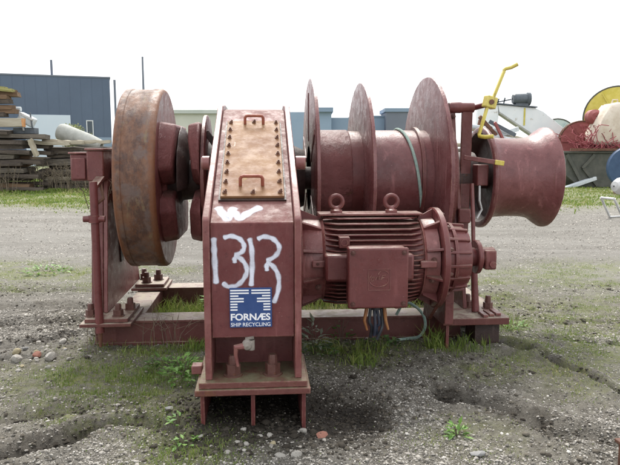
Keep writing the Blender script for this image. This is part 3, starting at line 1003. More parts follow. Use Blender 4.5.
MB().lathe([(-.42, .05), (-.42, .22), (-.3, .27), (.25, .27), (.28, .32), (.42, .32), (.42, .05)], (.40, .1, 4.14), 'x', 18).box(.1, .7, -.1, .3, 3.81, 3.92).build('motor', M['dark_grey'], boom)
MB().box(.52, .60, -.02, -.002, 2.85, 3.7).build('hazard_stripe', M['yellow_far'], boom)
MB().box(4.4, 4.7, .05, .3, -.05, .6).build('leg', M['white_rusty'], boom)

# pile of scrap poles between boom and warping head
for k, (x, y, z, L_, rz, ry, mt) in enumerate([
        (6.0, 22, 2.35, 1.7, .1, .18, 'white_paint'), (6.35, 22.2, 2.2, 1.9, -.08, .22, 'timber_pale'), (6.2, 21.8, 2.08, 2.0, .04, .15, 'white_paint'),
        (6.3, 22.1, 1.95, 2.2, 0, .1, 'galv'), (6.15, 22.3, 1.8, 2.2, .1, .02, 'timber_pale'), (6.2, 21.9, 1.62, 2.3, -.1, 0, 'timber')]):
    o = MB().tube([(-L_ / 2, 0, 0), (0, 0, .02), (L_ / 2, 0, 0)], .085 if k % 2 else .07, 10).build('scrap_pole', M[mt])
    o.location = (x, y, z); o.rotation_euler = (0, ry, rz)
    tag(o, '%s scrap pole lying in the heap behind the warping head, %s from the top' % ({'white_paint': 'white', 'galv': 'silver', 'timber_pale': 'pale wooden', 'timber': 'grey wooden'}[mt], ['first', 'second', 'third', 'fourth', 'fifth', 'sixth'][k]), 'pole', 'poles heaped behind the warping head')
for k, (x, y, z, L_, rz, ry, w_, mt, lab) in enumerate([
        (5.95, 21.7, 2.45, .9, .3, .75, .09, 'rust', 'short rusty bar standing steeply in the scrap heap'), (6.5, 21.9, 2.38, 1.0, -.4, .5, .1, 'dark_grey', 'dark grey bar leaning across the scrap heap'),
        (6.75, 22.1, 2.25, .8, .2, -.3, .12, 'white_paint', 'short white bar at the right of the scrap heap'), (6.3, 21.6, 2.28, .7, .5, .95, .07, 'skip_red', 'thin red bar poking out of the scrap heap')]):
    o = MB().bar((-L_ / 2, 0, 0), (L_ / 2, 0, 0), w_, w_ * 1.3).build('scrap_bar', M[mt], None, .01)
    o.location = (x, y, z); o.rotation_euler = (0, ry, rz)
    tag(o, lab, 'bar')
sb = thing('scrap_bin', 'rusty steel bin holding the scrap poles behind the warping head', 'bin', (6.2, 22, 0))
MB().box(-1.0, 1.0, -.5, .6, 0, 1.5).build('body', M['rust'], sb, .02)
MB().box(-1.05, 1.05, -.56, .66, 1.502, 1.58).build('rim', M['rust'], sb, .01)
for q in (-.6, 0, .6):
    MB().box(q - .05, q + .05, -.56, -.502, .05, 1.48).build('rib', M['rust'], sb)
rd = thing('rusty_bracket', 'rusty brown bracket leaning among the scrap poles', 'bracket', (6.0, 22.6, 1.75))
MB().bar((-.3, 0, -.2), (-.05, 0, .95), .12, .14).bar((-.05, .02, .95), (.5, .02, .3), .1, .1).build('frame', M['rust'], rd, .01)
MB().lathe([(-.09, .02), (-.09, .12), (.09, .12), (.09, .02)], (.55, 0, .45), 'y', 14).build('roller', M['white_paint'], rd)
MB().lathe([(-.1, .02), (-.1, .1), (.1, .1), (.1, .02)], (.25, -.05, .62), 'y', 14).build('knob', M['dark_grey'], rd)

# skip
sk = thing('skip_container', 'dull green open steel skip with sloping ends on the grass', 'skip', (12.5, 28.6, 0), R(-3))
MB().prism([(-1.2, .62), (-.45, 0), (3.2, 0), (3.8, .7), (3.8, 1.5), (-1.05, 1.5)], 'y', 0, 1.7).build('body', M['skip'], sk, .015)
MB().box(-1.35, 3.9, -.1, 1.8, 1.502, 1.6).build('rim', M['skip'], sk, .01)
for a, b in (((-1.1, -.04, 1.45), (-.45, -.04, .3)), ((.1, -.04, 1.45), (-.4, -.04, .85)), ((-.35, -.04, .85), (.3, -.04, .08)), ((1.4, -.04, 1.48), (1.4, -.04, .05))):
    MB().bar(a, b, .13, .12, (0, 1, 0)).build('rib', M['skip'], sk)
MB().box(-1.0, 1.0, -.25, -.12, 1.62, 1.72).build('lid_edge', M['rust'], sk)

# red reel, pale reel
def reel(name, label, loc, rad, mats, rz, w=.5):
    t = thing(name, label, 'reel', loc, rz)
    for q in (-w / 2, w / 2):
        MB().lathe([(-.03, .02), (-.03, rad), (.03, rad), (.03, .02)], (0, q, 0), 'y', 40).build('flange', M[mats[0]], t)
        rg = [(q + .055 * math.cos(a), rad + .045 * math.sin(a)) for a in np.linspace(0, 2 * math.pi, 9)[:-1]]
        MB().lathe(rg, (0, 0, 0), 'y', 40, closed=True).build('rim_tube', M['rust' if mats[0] == 'skip_red' else 'skip'], t)
    MB().lathe([(-w / 2, .3 * rad), (w / 2, .3 * rad)], (0, 0, 0), 'y', 20).build('core', M[mats[1]], t)
    MB().lathe([(-w / 2 - .12, .02), (-w / 2 - .12, .13), (-w / 2, .13)], (0, 0, 0), 'y', 12).build('hub', M[mats[1]], t)
    for k in range(6):
        a = k * math.pi / 3
        MB().bar((.15 * rad * math.cos(a), -w / 2 - .07, .15 * rad * math.sin(a)), (.9 * rad * math.cos(a), -w / 2 - .07, .9 * rad * math.sin(a)), .05, .05, (0, 1, 0)).build('spoke', M[mats[0]], t)
    return t


reel('cable_reel', 'dark red steel reel standing behind the skip', (12.95, 31.0, 2.05), .95, ('skip_red', 'skip_red'), R(-15))
MB().box(12.2, 13.7, 30.6, 31.5, 0, 1.12).build('reel_stand', M['rust'], None, .02)
tag(bpy.data.objects['reel_stand'], 'rusty box stand carrying the dark red reel', 'stand')
reel('cable_reel', 'pale teal reel at the back behind the boom', (13.3, 35.0, 2.3), 1.0, ('teal', 'teal'), R(-10))
MB().box(12.5, 14.1, 34.6, 35.5, 0, 1.32).build('reel_stand', M['galv'], None, .02)
tag(bpy.data.objects['reel_stand.001'], 'grey box stand carrying the pale teal reel', 'stand')
reel('cable_reel', 'yellow flanged reel towering behind the white sack', (14.35, 30.4, 3.15), 1.42, ('yellow_far', 'skip_red'), R(-28), .55)
MB().box(13.8, 15.2, 30.0, 31.0, 0, 1.75).build('reel_stand', M['skip'], None, .02)
tag(bpy.data.objects['reel_stand.002'], 'dark green box stand under the yellow reel', 'stand')
MB().lathe([(-.35, .02), (-.35, .2), (-.2, .33), (.2, .33), (.35, .2), (.35, .02)], (12.95, 29.7, 3.15), 'y', 16).build('buoy', M['skip_red'])
tag(bpy.data.objects['buoy'], 'dull red buoy hanging at the left edge of the yellow reel', 'buoy')

# big sack on the skip
def sack():
    rr = np.random.default_rng(3)
    bm = bmesh.new()
    bmesh.ops.create_cube(bm, size=1)
    bmesh.ops.subdivide_edges(bm, edges=bm.edges, cuts=9, use_grid_fill=True)
    V = np.array([v.co[:] for v in bm.verts])
    k = 1 - .16 * (np.abs(V[:, 2]) * 2) ** 3
    nrm = np.linalg.norm(V, axis=1)[:, None]
    V = V * (0.78 + .22 * (.62 / nrm))
    n1 = fbm(V[:, 0] * 1 + 5 + V[:, 1], V[:, 2] + 3 + V[:, 1] * .7, 3.2, 4, 7) - .5
    V = V * (1 + .22 * n1[:, None])
    V[:, :2] *= k[:, None]
    V *= np.array([1.75, 1.3, 1.85])
    V[:, 0] += .38 * (V[:, 2])
    for v, p in zip(bm.verts, V):
        v.co = p
    me = bpy.data.meshes.new('sack')
    for f in bm.faces:
        f.smooth = True
    bm.to_mesh(me); bm.free()
    me.materials.append(M['bag'])
    return me


sk_o = thing('bulk_sack', 'large dirty white bulk sack slumped on the skip', 'sack', (13.75, 29.35, 2.78))
link_mesh('body', sack(), sk_o)
for q in (-.3, .5):
    MB().tube([(q, -.2, .75), (q + .1, -.2, 1.1), (q + .3, -.2, 1.1), (q + .35, -.2, .78)], .035, 6).build('lifting_loop', M['bag'], sk_o)

# tangled red cable in the skip
mb = MB()
rc = random.Random(5)
for k in range(90):
    p = Vector((rc.uniform(-.3, 1.3), rc.uniform(-.1, 1.0), rc.uniform(1.62, 1.85)))
    pts = [p]
    for q in range(5):
        p = p + Vector((rc.gauss(0, .26), rc.gauss(0, .15), rc.gauss(.12, .2)))
        p.z = min(max(p.z, 1.63), 2.75)
        pts.append(p)
    mb.tube(pts, .02, 5, False)
rcab = mb.build('cable_tangle', M['red_cable'])
rcab.location = (12.55, 28.7, 0)
tag(rcab, 'tangle of thin red cable lying in the green skip', 'cable tangle', kind='stuff')
kb = MB().prism([(-.3, 0), (.3, 0), (.02, .55)], 'y', 0, .3).build('warning_cone', M['yellow_far'], None, .01)
kb.location = (13.2, 30.3, 1.95); kb.scale = (.5, .5, .6)
tag(kb, 'small yellow wedge in front of the dark red reel', 'wedge')

# white board on grass, blue drum, silver frame
wbd = MB().box(-.9, .9, -.12, .12, 0, .16).build('steel_channel', M['white_paint'], None, .02)
wbd.location = (11.9, 28.4, .08); wbd.rotation_euler = (0, R(-16), R(15))
tag(wbd, 'white steel channel lying on the grass beside the skip', 'channel')
bd = thing('cable_drum', 'dark blue round drum at the right edge in front of the skip', 'drum', (11.95, 24, 1.0), R(-18))
MB().lathe([(-.3, .02), (-.3, .78), (-.24, .82), (-.18, .78), (.18, .74), (.24, .8), (.3, .78), (.3, .02)], (0, 0, 0), 'y', 32).build('shell', M['blue_drum'], bd)
MB().lathe([(-.36, .02), (-.36, .14), (-.3, .14)], (0, 0, 0), 'y', 14).build('hub', M['galv'], bd)
MB().box(-.5, .5, -.25, .25, -1.02, -.7).build('cradle', M['rust'], bd, .02)
sf = thing('tubular_stool', 'silver tubular steel stool standing at the right edge', 'stool', (7.35, 15.2, 0), R(20))
MB().lathe([(-.26, .02), (-.24, .12), (-.1, .2), (.1, .21), (.22, .14), (.26, .02)], (.08, 0, .80), 'x', 16).build('seat', M['galv'], sf)
MB().tube([(-.35, -.2, .52), (-.05, -.2, .05), (.5, -.2, .05), (.5, -.2, .6)], .03, 8).build('leg', M['galv'], sf)
MB().tube([(-.35, .2, .52), (-.05, .2, .05), (.5, .2, .05), (.5, .2, .6)], .03, 8).build('leg', M['galv'], sf)
MB().tube([(-.35, -.2, .52), (-.35, .2, .52)], .03, 8).build('crossbar', M['galv'], sf)
MB().tube([(.5, -.2, .6), (.5, .2, .6)], .03, 8).build('crossbar', M['galv'], sf)
MB().tube([(.2, -.2, .6), (.35, -.2, 1.0), (.45, -.05, 1.12)], .03, 8).build('arm', M['galv'], sf)

# little rusty post in the right bottom corner
rp = thing('rusty_post', 'rusty stub post at the bottom right corner', 'post', (1.655, 3.16, 0), R(10))
MB().prism([(-.035, -.03), (.05, -.03), (.05, .03), (-.035, .03)], 'z', -.1, .13).build('shaft', M['rust'], rp, .006)
MB().box(-.05, .07, -.045, .045, .131, .15).build('cap', M['rust'], rp, .004)

# ================================================================== THE WINCH
ZA = 1.39                       # height of the drum shaft
winch = thing('winch', 'dark red ship mooring winch with 1313 sprayed on its gear case, standing on the gravel', 'winch', (0, 6.0, 0), AL)
_nut_me = {}


def nut_mesh(r, h, stud):
    key = (r, h, stud)
    if key not in _nut_me:
        hexa = [(r * math.cos(k * math.pi / 3), r * math.sin(k * math.pi / 3)) for k in range(6)]
        mb = MB()
        mb.lathe([(0, .001), (0, r * 1.25), (.12 * h, r * 1.25), (.12 * h, .001)], (0, 0, 0), 'z', 14)
        mb.prism(hexa, 'z', .12 * h, h)
        mb.lathe([(h, r * .62), (h + stud * .8, r * .6), (h + stud, r * .48), (h + stud, .001)], (0, 0, 0), 'z', 10)
        _nut_me[key] = mb.mesh('nut', M['nut'], 30)
    return _nut_me[key]


def nut(loc, r=.036, h=.05, stud=.035, parent=winch, name='nut', rot=(0, 0, 0), mat=None):
    o = link_mesh(name, nut_mesh(r, h, stud), parent, loc, (rot[0], rot[1], rot[2] + rnd.uniform(0, 1)))
    return o


# --- base frame: two long beams and two cross members
def ibeam(s0, s1, t0, t1, z1, name='base_beam'):
    mb = MB()
    mb.box(s0, s1, t0, t1, z1 - .022, z1)                     # top flange
    mb.box(s0 + .002, s1 - .002, t0 + .012, t0 + .03, 0.0, z1 - .0222)   # web
    mb.box(s0 + .002, s1 - .002, t1 - .03, t1 - .012, 0.0, z1 - .0222)
    mb.box(s0, s1, t0 - .004, t0 + .0118, -.05, .02)
    return mb.build(name, M['beam'], winch, .004)


ibeam(-1.88, 1.30, -.583, -.312, .208)
ibeam(-1.70, 1.45, .732, .98, .208)
for (a, b) in ((-1.74, -1.5), (1.36, 1.62)):
    MB().box(a, b, -.308, .728, .02, .204).build('cross_member', M['beam'], winch, .006)


# --- pedestals
def footplate(s0, s1, t0, t1, z0=.211, z1=.275):
    h = (z1 - z0) * .5
    MB().box(s0, s1, t0, t1, z0, z0 + h - .002).build('foot_plate', M['beam'], winch, .006)
    MB().box(s0 + .035, s1 - .03, t0 + .03, t1 - .02, z0 + h, z1).build('pad_plate', M['beam'], winch, .005)


footplate(-1.945, -1.53, -.785, -.2)
footplate(-1.80, -1.44, .58, 1.02)
for (s, t) in ((-1.885, -.64), (-1.655, -.66), (-1.60, -.44), (-1.875, -.40)):
    nut((s, t, .275), .042, .055, .05)
for (s, t) in ((-1.66, .70), (-1.56, .84), (-1.72, .9)):
    nut((s, t, .275), .045, .06, .05)
# left A plate, 30 mm, with stiffening edge
MB().prism([(-.56, .276), (.90, .276), (.33, 1.40), (.2, 1.5), (-.28, 1.5), (-.38, 1.38)], 'x', -1.80, -1.765).build('pedestal_plate', M['red_pink'], winch, .006)
MB().prism([(-.56, .276), (-.52, .276), (-.345, 1.38), (-.385, 1.38)], 'x', -1.90, -1.803).build('pedestal_flange', M['red'], winch, .005)
MB().box(-1.7648, -1.755, -.02, .10, .62, .95).build('dark_slot_block', M['black_iron'], winch, .004)  # thin dark block laid on the plate as an opening, none is cut
MB().lathe([(0, .02), (0, .22), (.14, .22), (.16, .18), (.16, .02)], (-1.765, 0, ZA), 'x', 32).build('bearing', M['red'], winch)
# boxes on the left bearing
bb = MB().box(-1.905, -1.765, -.50, -.02, 1.39, 1.645).build('bearing_box', M['red'], winch, .012)
MB().box(-1.915, -1.755, -.515, .0, 1.647, 1.665).build('box_lid', M['red_pink'], bb, .006)
bx2 = MB().box(-2.055, -1.91, -.44, -.10, 1.392, 1.615).build('limit_switch_box', M['red_clean'], winch, .012)
MB().box(-2.04, -1.925, -.462, -.4415, 1.405, 1.585).build('box_cover', M['red_clean'], bx2, .008)
MB().box(-2.065, -1.908, -.455, -.085, 1.617, 1.633).build('box_lid', M['red_pink'], bx2, .005)
# pipe in front of the left pedestal
mb = MB().tube([(-1.792, -.75, 1.4), (-1.79, -.75, .40), (-1.788, -.75, .16)], [.032, .033, .036], 18)
pp = mb.build('support_pipe', M['red_clean'], winch)
MB().lathe([(-.085, .001), (-.085, .026), (.085, .026), (.085, .001)], (-1.795, -.752, 1.1), 'x', 14).build('cross_pin', M['red_clean'], pp)
MB().lathe([(-.03, .036), (-.03, .046), (.03, .046), (.03, .036)], (-1.795, -.75, 1.1), 'z', 16).build('collar', M['red_clean'], pp)
MB().lathe([(.04, .001), (.04, .013), (.165, .02)], (-1.788, -.75, 0), 'z', 10).build('pipe_end', M['bolt_rust'], pp)
MB().bar((-1.79, -.75, 1.36), (-1.79, -.52, 1.42), .07, .03).build('pipe_bracket', M['red'], winch, .004)
MB().tube([(-1.78, -.6, 1.40), (-1.75, -.66, 1.32), (-1.73, -.70, 1.26), (-1.80, -.74, 1.2)], .014, 8).build('bent_conduit', M['rust'], winch)

# --- brake wheel
MB().lathe([(-1.645, .05), (-1.645, .70), (-1.638, .785), (-1.625, .80), (-1.575, .803), (-1.568, .797), (-1.40, .797), (-1.392, .803),
            (-1.325, .803), (-1.305, .79), (-1.30, .775)], (0, 0, ZA), 'x', 128, .0012).build('brake_rim', M['rim'], winch, angle=40)
MB().lathe([(-1.30, .775), (-1.306, .70), (-1.312, .33), (-1.28, .30), (-1.28, .05)], (0, 0, ZA), 'x', 96).build('brake_wheel_face', M['red_pink'], winch)
MB().lathe([(-1.90, .001), (-1.90, .105), (2.02, .105), (2.02, .001)], (0, 0, ZA), 'x', 32).build('drive_shaft', M['black_iron'], winch)
MB().lathe([(-1.28, .25), (-1.2, .25), (-1.17, .2), (-.95, .18)], (0, 0, ZA), 'x', 36).build('clutch_hub', M['black_iron'], winch)
MB().lathe([(-1.174, .12), (-1.174, .47), (-1.14, .44), (-1.10, .36), (-1.095, .12)], (0, 0, ZA), 'x', 28, .03, closed=True, a0=R(-12), a1=R(192)).build('wear_segment', M['black_iron'], winch, .01)


# --- dog clutch jaws: an upper and a lower lobe with slanted flanks
def jaw(s0, s1, name, mat):
    upper = [(-.42, .50), (.42, .50), (.54, .36), (.55, .12), (.40, -.0), (.2, -.06), (-.2, -.06), (-.42, -.02), (-.56, .10), (-.53, .36)]
    lower = [(-.25, -.08), (-.49, -.14), (-.54, -.26), (-.44, -.48), (-.34, -.54), (.33, -.54), (.42, -.48), (.53, -.26), (.5, -.14), (.25, -.08)]
    for prof in (upper, lower):
        n = len(prof)
        cz = sum(p[1] for p in prof) / n
        vs = [(s0, t * 1.07, ZA + z) for t, z in prof] + [(s1 + .03 * (abs(z) < .2) * (1 if s0 > s1 else -1), t * .88, ZA + cz + (z - cz) * .93) for t, z in prof]
        fs = [tuple(range(n))[::-1], tuple(range(n, 2 * n))] + [(i, (i + 1) % n, n + (i + 1) % n, n + i) for i in range(n)]
        MB().add(vs, fs).build(name, mat, winch, .022, seg=3)


jaw(-1.312, -1.175, 'clutch_jaw', M['red_rough'])
jaw(-.968, -1.075, 'clutch_jaw', M['red_rough'])
MB().lathe([(-.968, .02), (-.968, .555), (-.96, .575), (-.935, .575), (-.925, .555), (-.925, .02)], (0, 0, ZA), 'x', 64, .003).build('clutch_plate', M['red'], winch)
MB().lathe([(-.935, .34), (-.86, .30), (-.80, .30)], (0, 0, ZA), 'x', 40).build('clutch_collar', M['black_iron'], winch)
MB().bar((-.93, -.28, ZA + .42), (-.82, -.28, ZA + .25), .06, .05).build('shift_fork', M['black_iron'], winch, .006)

# --- gear case
S0, S1 = -.795, -.222
cprof = [(-2.258, .54), (-2.258, 1.228), (-.72, 1.962), (-.3, 2.0), (.3, 1.93), (.62, 1.68), (.72, 1.3), (.6, .8), (.3, .5), (-.3, .36), (-1.9, .40), (-1.9, .54)]
case = MB().prism(cprof, 'x', S0 + .041, S1 - .041).build('gear_case', M['red_case'], winch, .006)
sprof = [(-2.285, .291), (-2.285, 1.25), (-2.268, 1.27), (-.73, 2.0), (-.3, 2.035), (.32, 1.96), (.65, 1.70), (.755, 1.3), (.63, .78), (.32, .47), (-.31, .33), (-1.75, .33), (-1.95, .291)]
for a, b in ((S0, S0 + .04), (S1 - .04, S1)):
    MB().prism(sprof, 'x', a, b).build('side_plate', M['red_pink'], winch, .005)
MB().box(S0 + .042, S1 - .042, -1.86, -1.83, .291, .398).build('web_plate', M['red'], winch)
MB().box(S0 + .042, S1 - .042, -1.97, -1.94, .291, .538).build('recess_plate', M['red'], winch)
MB().box(S0 - .0, S1 + .0, -.58, -.32, .2085, .328).build('case_seat', M['red'], winch, .004)
# lugs at the sides
for (a, b) in ((-.85, S0 - .001), (S1 + .055, S1 + .001)):
    MB().lathe([(a, .02), (a, .036), (a + .01, .046), (b, .046)], (0, -1.66, 1.565), 'x', 20).build('lifting_lug', M['red_pink'], winch)
# big bearing ring towards the drum
MB().lathe([(S1 + .001, .33), (S1 + .06, .33), (S1 + .07, .30), (S1 + .16, .26), (S1 + .16, .05)], (0, 0, ZA), 'x', 48).build('bearing', M['black_iron'], winch)
MB().lathe([(S1 + .001, .36), (S1 + .03, .36), (S1 + .035, .355), (S1 + .035, .2)], (0, -1.2, .83), 'x', 48).build('motor_seat', M['red'], winch)
# front foot
MB().box(-.832, -.190, -2.33, -1.72, .252, .290).build('base_plate', M['mossy'], winch, .005)
MB().box(-.855, -.172, -2.345, -1.70, .212, .2505).build('base_plate', M['mossy'], winch, .006)
for s in (-.815, -.515, -.21):
    MB().prism([(-2.30, .2115), (-1.75, .2115), (-1.75, -.2), (-2.26, -.2), (-2.29, .0)], 'x', s - .012, s + .012).build('fin_plate', M['red'], winch, .003)
MB().box(-.83, -.19, -1.78, -1.752, -.2, .2115).build('back_plate', M['red'], winch)
MB().box(-.90, -.834, -2.08, -2.0, .255, .31).build('foot_lug', M['red_pink'], winch, .006)
for s in (-.635, -.394):
    nut((s, -2.20, .290), .047, .072, .055)
# drain valve
dv = MB().lathe([(-.045, .001), (-.04, .022), (-.02, .032), (.01, .03), (.025, .018), (.035, .001)], (-.545, -2.31, .515), 'y', 18).build('drain_valve', M['valve'], winch)
MB().lathe([(-.06, .001), (-.06, .02), (.0, .02)], (-.52, -2.32, .545), 'z', 10).bar((-.555, -2.31, .548), (-.505, -2.31, .556), .018, .012).build('valve_handle', M['valve'], dv)
MB().tube([(-.56, -2.33, .51), (-.61, -2.335, .505), (-.612, -2.335, .46), (-.60, -2.335, .39)], [.022, .02, .012, .008], 10).build('drain_pipe', M['red_pink'], dv)


# --- hatch cover on the slope
SL = math.atan2(1.962 - 1.228, 2.258 - .72)
tdir = Vector((0, math.cos(SL), math.sin(SL)))
nrm = Vector((0, -math.sin(SL), math.cos(SL)))


def slope_pt(s, t, off=0.0):
    z = 1.228 + (t + 2.258) * math.tan(SL)
    return Vector((s, t, z)) + nrm * off


hs0, hs1, ht0, ht1 = -.705, -.311, -2.02, -.965
c0 = slope_pt((hs0 + hs1) / 2, (ht0 + ht1) / 2, .0)
hl = (ht1 - ht0) / math.cos(SL) / 2
gas = MB().obox(c0 + nrm * .0065, (.209, 0, 0), tdir * (hl + .014), nrm * .0055).build('gasket', M['black_iron'], winch)
hatch = MB().obox(c0 + nrm * .0215, (.197, 0, 0), tdir * hl, nrm * .0085).build('hatch_cover', M['hatch'], winch, .003)
bolt_spots = []
for k in range(9):
    t = ht0 + .04 + (ht1 - ht0 - .08) * k / 8
    bolt_spots += [(hs0 + .026, t), (hs1 - .026, t)]
bolt_spots += [(-.505, ht0 + .035), (-.505, ht1 - .03)]
bme = MB().lathe([(0, .001), (0, .017), (.004, .017), (.004, .001)], (0, 0, 0), 'z', 10).prism(
    [(.012 * math.cos(k * math.pi / 3), .012 * math.sin(k * math.pi / 3)) for k in range(6)], 'z', .004, .016).lathe(
    [(.016, .007), (.026, .006), (.026, .001)], (0, 0, 0), 'z', 8).mesh('bolt', M['bolt_rust'], 30)
for (s, t) in bolt_spots:
    link_mesh('bolt', bme, hatch, slope_pt(s, t, .030), (SL, 0, rnd.uniform(0, 1)))


def hatch_handle(t, s0, s1):
    a, b = slope_pt(s0, t, .03), slope_pt(s1, t, .03)
    up = nrm * .062 + tdir * .012
    dx = Vector((1, 0, 0))
    MB().tube([a, a + up * .75, a + up * .95 + dx * .008, a + up + dx * .022, b + up - dx * .022, b + up * .95 - dx * .008, b + up * .75, b], .011, 12).build('handle', M['handle_rust'], hatch)


hatch_handle(-1.90, -.585, -.445)
hatch_handle(-1.02, -.572, -.435)


# --- spray painted numbers and mark
def crom(pts, n=10):
    P_ = [pts[0]] + list(pts) + [pts[-1]]
    out = []
    for i in range(1, len(P_) - 2):
        p0, p1, p2, p3 = (Vector(q) for q in P_[i - 1:i + 3])
        for k in range(n):
            t = k / n
            out.append(.5 * ((2 * p1) + (-p0 + p2) * t + (2 * p0 - 5 * p1 + 4 * p2 - p3) * t * t + (-p0 + 3 * p1 - 3 * p2 + p3) * t ** 3))
    out.append(Vector(pts[-1]))
    return out


def spray(name, strokes, place, w=.03, parent=case):
    V, F, UV = [], [], []
    for kk, st in enumerate(strokes):
        path = crom([(p[0], p[1], 0) for p in st])
        o = len(V)
        acc = [0.0]
        for i in range(1, len(path)):
            acc.append(acc[-1] + (path[i] - path[i - 1]).length)
        for i, p in enumerate(path):
            d = (path[min(i + 1, len(path) - 1)] - path[max(i - 1, 0)]).normalized()
            n_ = Vector((-d.y, d.x, 0))
            for k, q in enumerate((-1, 1)):
                pt = p + n_ * q * w / 2 * (1 + .12 * math.sin(i * .7 + kk))
                V.append(place(pt.x, pt.y, .0004 * kk))
                UV.append((min(acc[i], acc[-1] - acc[i]) / w, k))
        F += [(o + 2 * i, o + 2 * i + 1, o + 2 * i + 3, o + 2 * i + 2) for i in range(len(path) - 1)]
    me = bpy.data.meshes.new(name)
    me.from_pydata([tuple(v) for v in V], [], F)
    uvl = me.uv_layers.new(name='UVMap')
    for lp in me.loops:
        uvl.data[lp.index].uv = UV[lp.vertex_index]
    me.materials.append(M['spray'])
    o = link_mesh(name, me, parent)
    return o


front = lambda s, z, off: Vector((s, -2.2595 - off, z))
one = [(-.732, 1.152), (-.731, 1.08), (-.729, 1.006), (-.723, .862)]
three = [[(-.683, 1.139), (-.631, 1.152), (-.579, 1.132), (-.557, 1.093), (-.571, 1.057), (-.619, 1.035)],
         [(-.622, 1.038), (-.572, 1.013), (-.543, .959), (-.556, .905), (-.6, .86), (-.653, .852), (-.69, .882)], [(-.616, 1.035), (-.613, 1.01), (-.612, .985)]]
one2 = [(-.527, 1.146), (-.513, 1.075), (-.511, .967), (-.519, .845)]
three2 = [[(-.485, 1.128), (-.439, 1.147), (-.383, 1.13), (-.351, 1.082), (-.373, 1.033), (-.432, .998)],
          [(-.432, 1.0), (-.384, .965), (-.356, .902), (-.36, .82), (-.39, .742)], [(-.428, .995), (-.426, .965), (-.424, .935)]]
spray('painted_digit', [one], front, .042)
spray('painted_digit', three, front, .036)
spray('painted_digit', [one2], front, .038)
spray('painted_digit', three2, front, .036)
slp = lambda s, t, off: slope_pt(s, t, .0012 + off)
spray('painted_mark', [[(-.722, -2.08), (-.69, -2.15), (-.655, -2.215), (-.635, -2.16), (-.615, -2.085)],
                       [(-.645, -2.10), (-.61, -2.165), (-.578, -2.21), (-.53, -2.155), (-.445, -2.085)]], slp, .066)

# --- sign
SS0, SS1, SZ0, SZ1 = -.646, -.397, .606, .845
sign = MB().box(SS0, SS1, -2.271, -2.263, SZ0, SZ1).build('sign_board', M['blue_sign'], winch, .002)
px = lambda q: SS0 + (q - 48) / 387.0 * (SS1 - SS0)
pz = lambda q: SZ1 - (q - 38) / 377.0 * (SZ1 - SZ0)
for (y, xl, xr) in ((62, 224, 248), (88, 224, 248), (114, 129, 345), (140, 178, 298), (167, 178, 298), (193, 120, 357), (219, 120, 357), (246, 120, 357)):
    MB().box(px(55), px(xl), -2.2718, -2.2711, pz(y + 6.5), pz(y - 6.5)).build('stripe', M['white_print'], sign)
    MB().box(px(xr), px(420), -2.2718, -2.2711, pz(y + 6.5), pz(y - 6.5)).build('stripe', M['white_print'], sign)


def text(name, body, s0, s1, z0, z1, t, mat, parent, off=.0):
    cu = bpy.data.curves.new(name, 'FONT')
    cu.body = body
    cu.size = 1.0
    cu.offset = off
    cu.extrude = .0
    cu.resolution_u = 6
    tmp = bpy.data.objects.new(name + '_tmp', cu)
    col.objects.link(tmp)
    bpy.context.view_layer.update()
    dg = bpy.context.evaluated_depsgraph_get()
    me = bpy.data.meshes.new_from_object(tmp.evaluated_get(dg))
    bpy.data.objects.remove(tmp)
    co = np.array([v.co[:] for v in me.vertices])
    mn, mx = co.min(0), co.max(0)
    for v in me.vertices:
        v.co = (s0 + (v.co.x - mn[0]) / (mx[0] - mn[0]) * (s1 - s0), t, z0 + (v.co.y - mn[1]) / (mx[1] - mn[1]) * (z1 - z0))
    me.name = name
    me.materials.clear()
    me.materials.append(mat)
    return link_mesh(name, me, parent)


text('lettering', 'FORN\u00c6S', px(57), px(420), pz(348), pz(281), -2.2716, M['white_print'], sign, .03)
text('lettering', 'SHIP RECYCLING', px(58), px(420), pz(405), pz(369), -2.2716, M['white_print'], sign, .006)

# --- rope drum
def flange(s, rad, th, mat, wob=.0025):
    MB().lathe([(s - th / 2, .3), (s - th / 2, rad - .02), (s - th / 2 + .006, rad), (s + th / 2 - .004, rad + .002), (s + th / 2, rad - .012), (s + th / 2, .3)],
               (0, 0, ZA), 'x', 128, wob).build('drum_flange', mat, winch, angle=45)


flange(.005, .905, .035, M['red_flange'])
flange(.462, .868, .035, M['red_flange'], .004)
flange(1.085, .925, .04, M['red_flange'], .003)
MB().lathe([(.0225, .442), (.33, .445), (.345, .435)], (0, 0, ZA), 'x', 96, .004).build('drum_barrel', M['red_rough'], winch, angle=60)
MB().lathe([(.345, .435), (.4445, .432)], (0, 0, ZA), 'x', 96).build('barrel_collar', M['red'], winch, angle=60)
MB().lathe([(.48, .442), (1.065, .442)], (0, 0, ZA), 'x', 96, .0008).build('drum_barrel', M['red_drum'], winch, angle=60)
MB().lathe([(.955, .443), (.957, .47), (.985, .472), (.992, .443)], (0, 0, ZA), 'x', 96).build('barrel_ring', M['red'], winch)
for k in range(6):
    a = .5 + k * math.pi / 3
    MB().bar((-.014, .34 * math.cos(a), ZA + .34 * math.sin(a)), (-.014, .78 * math.cos(a), ZA + .78 * math.sin(a)), .012, .05,
             (0, -math.sin(a), math.cos(a))).build('flange_rib', M['red'], winch)

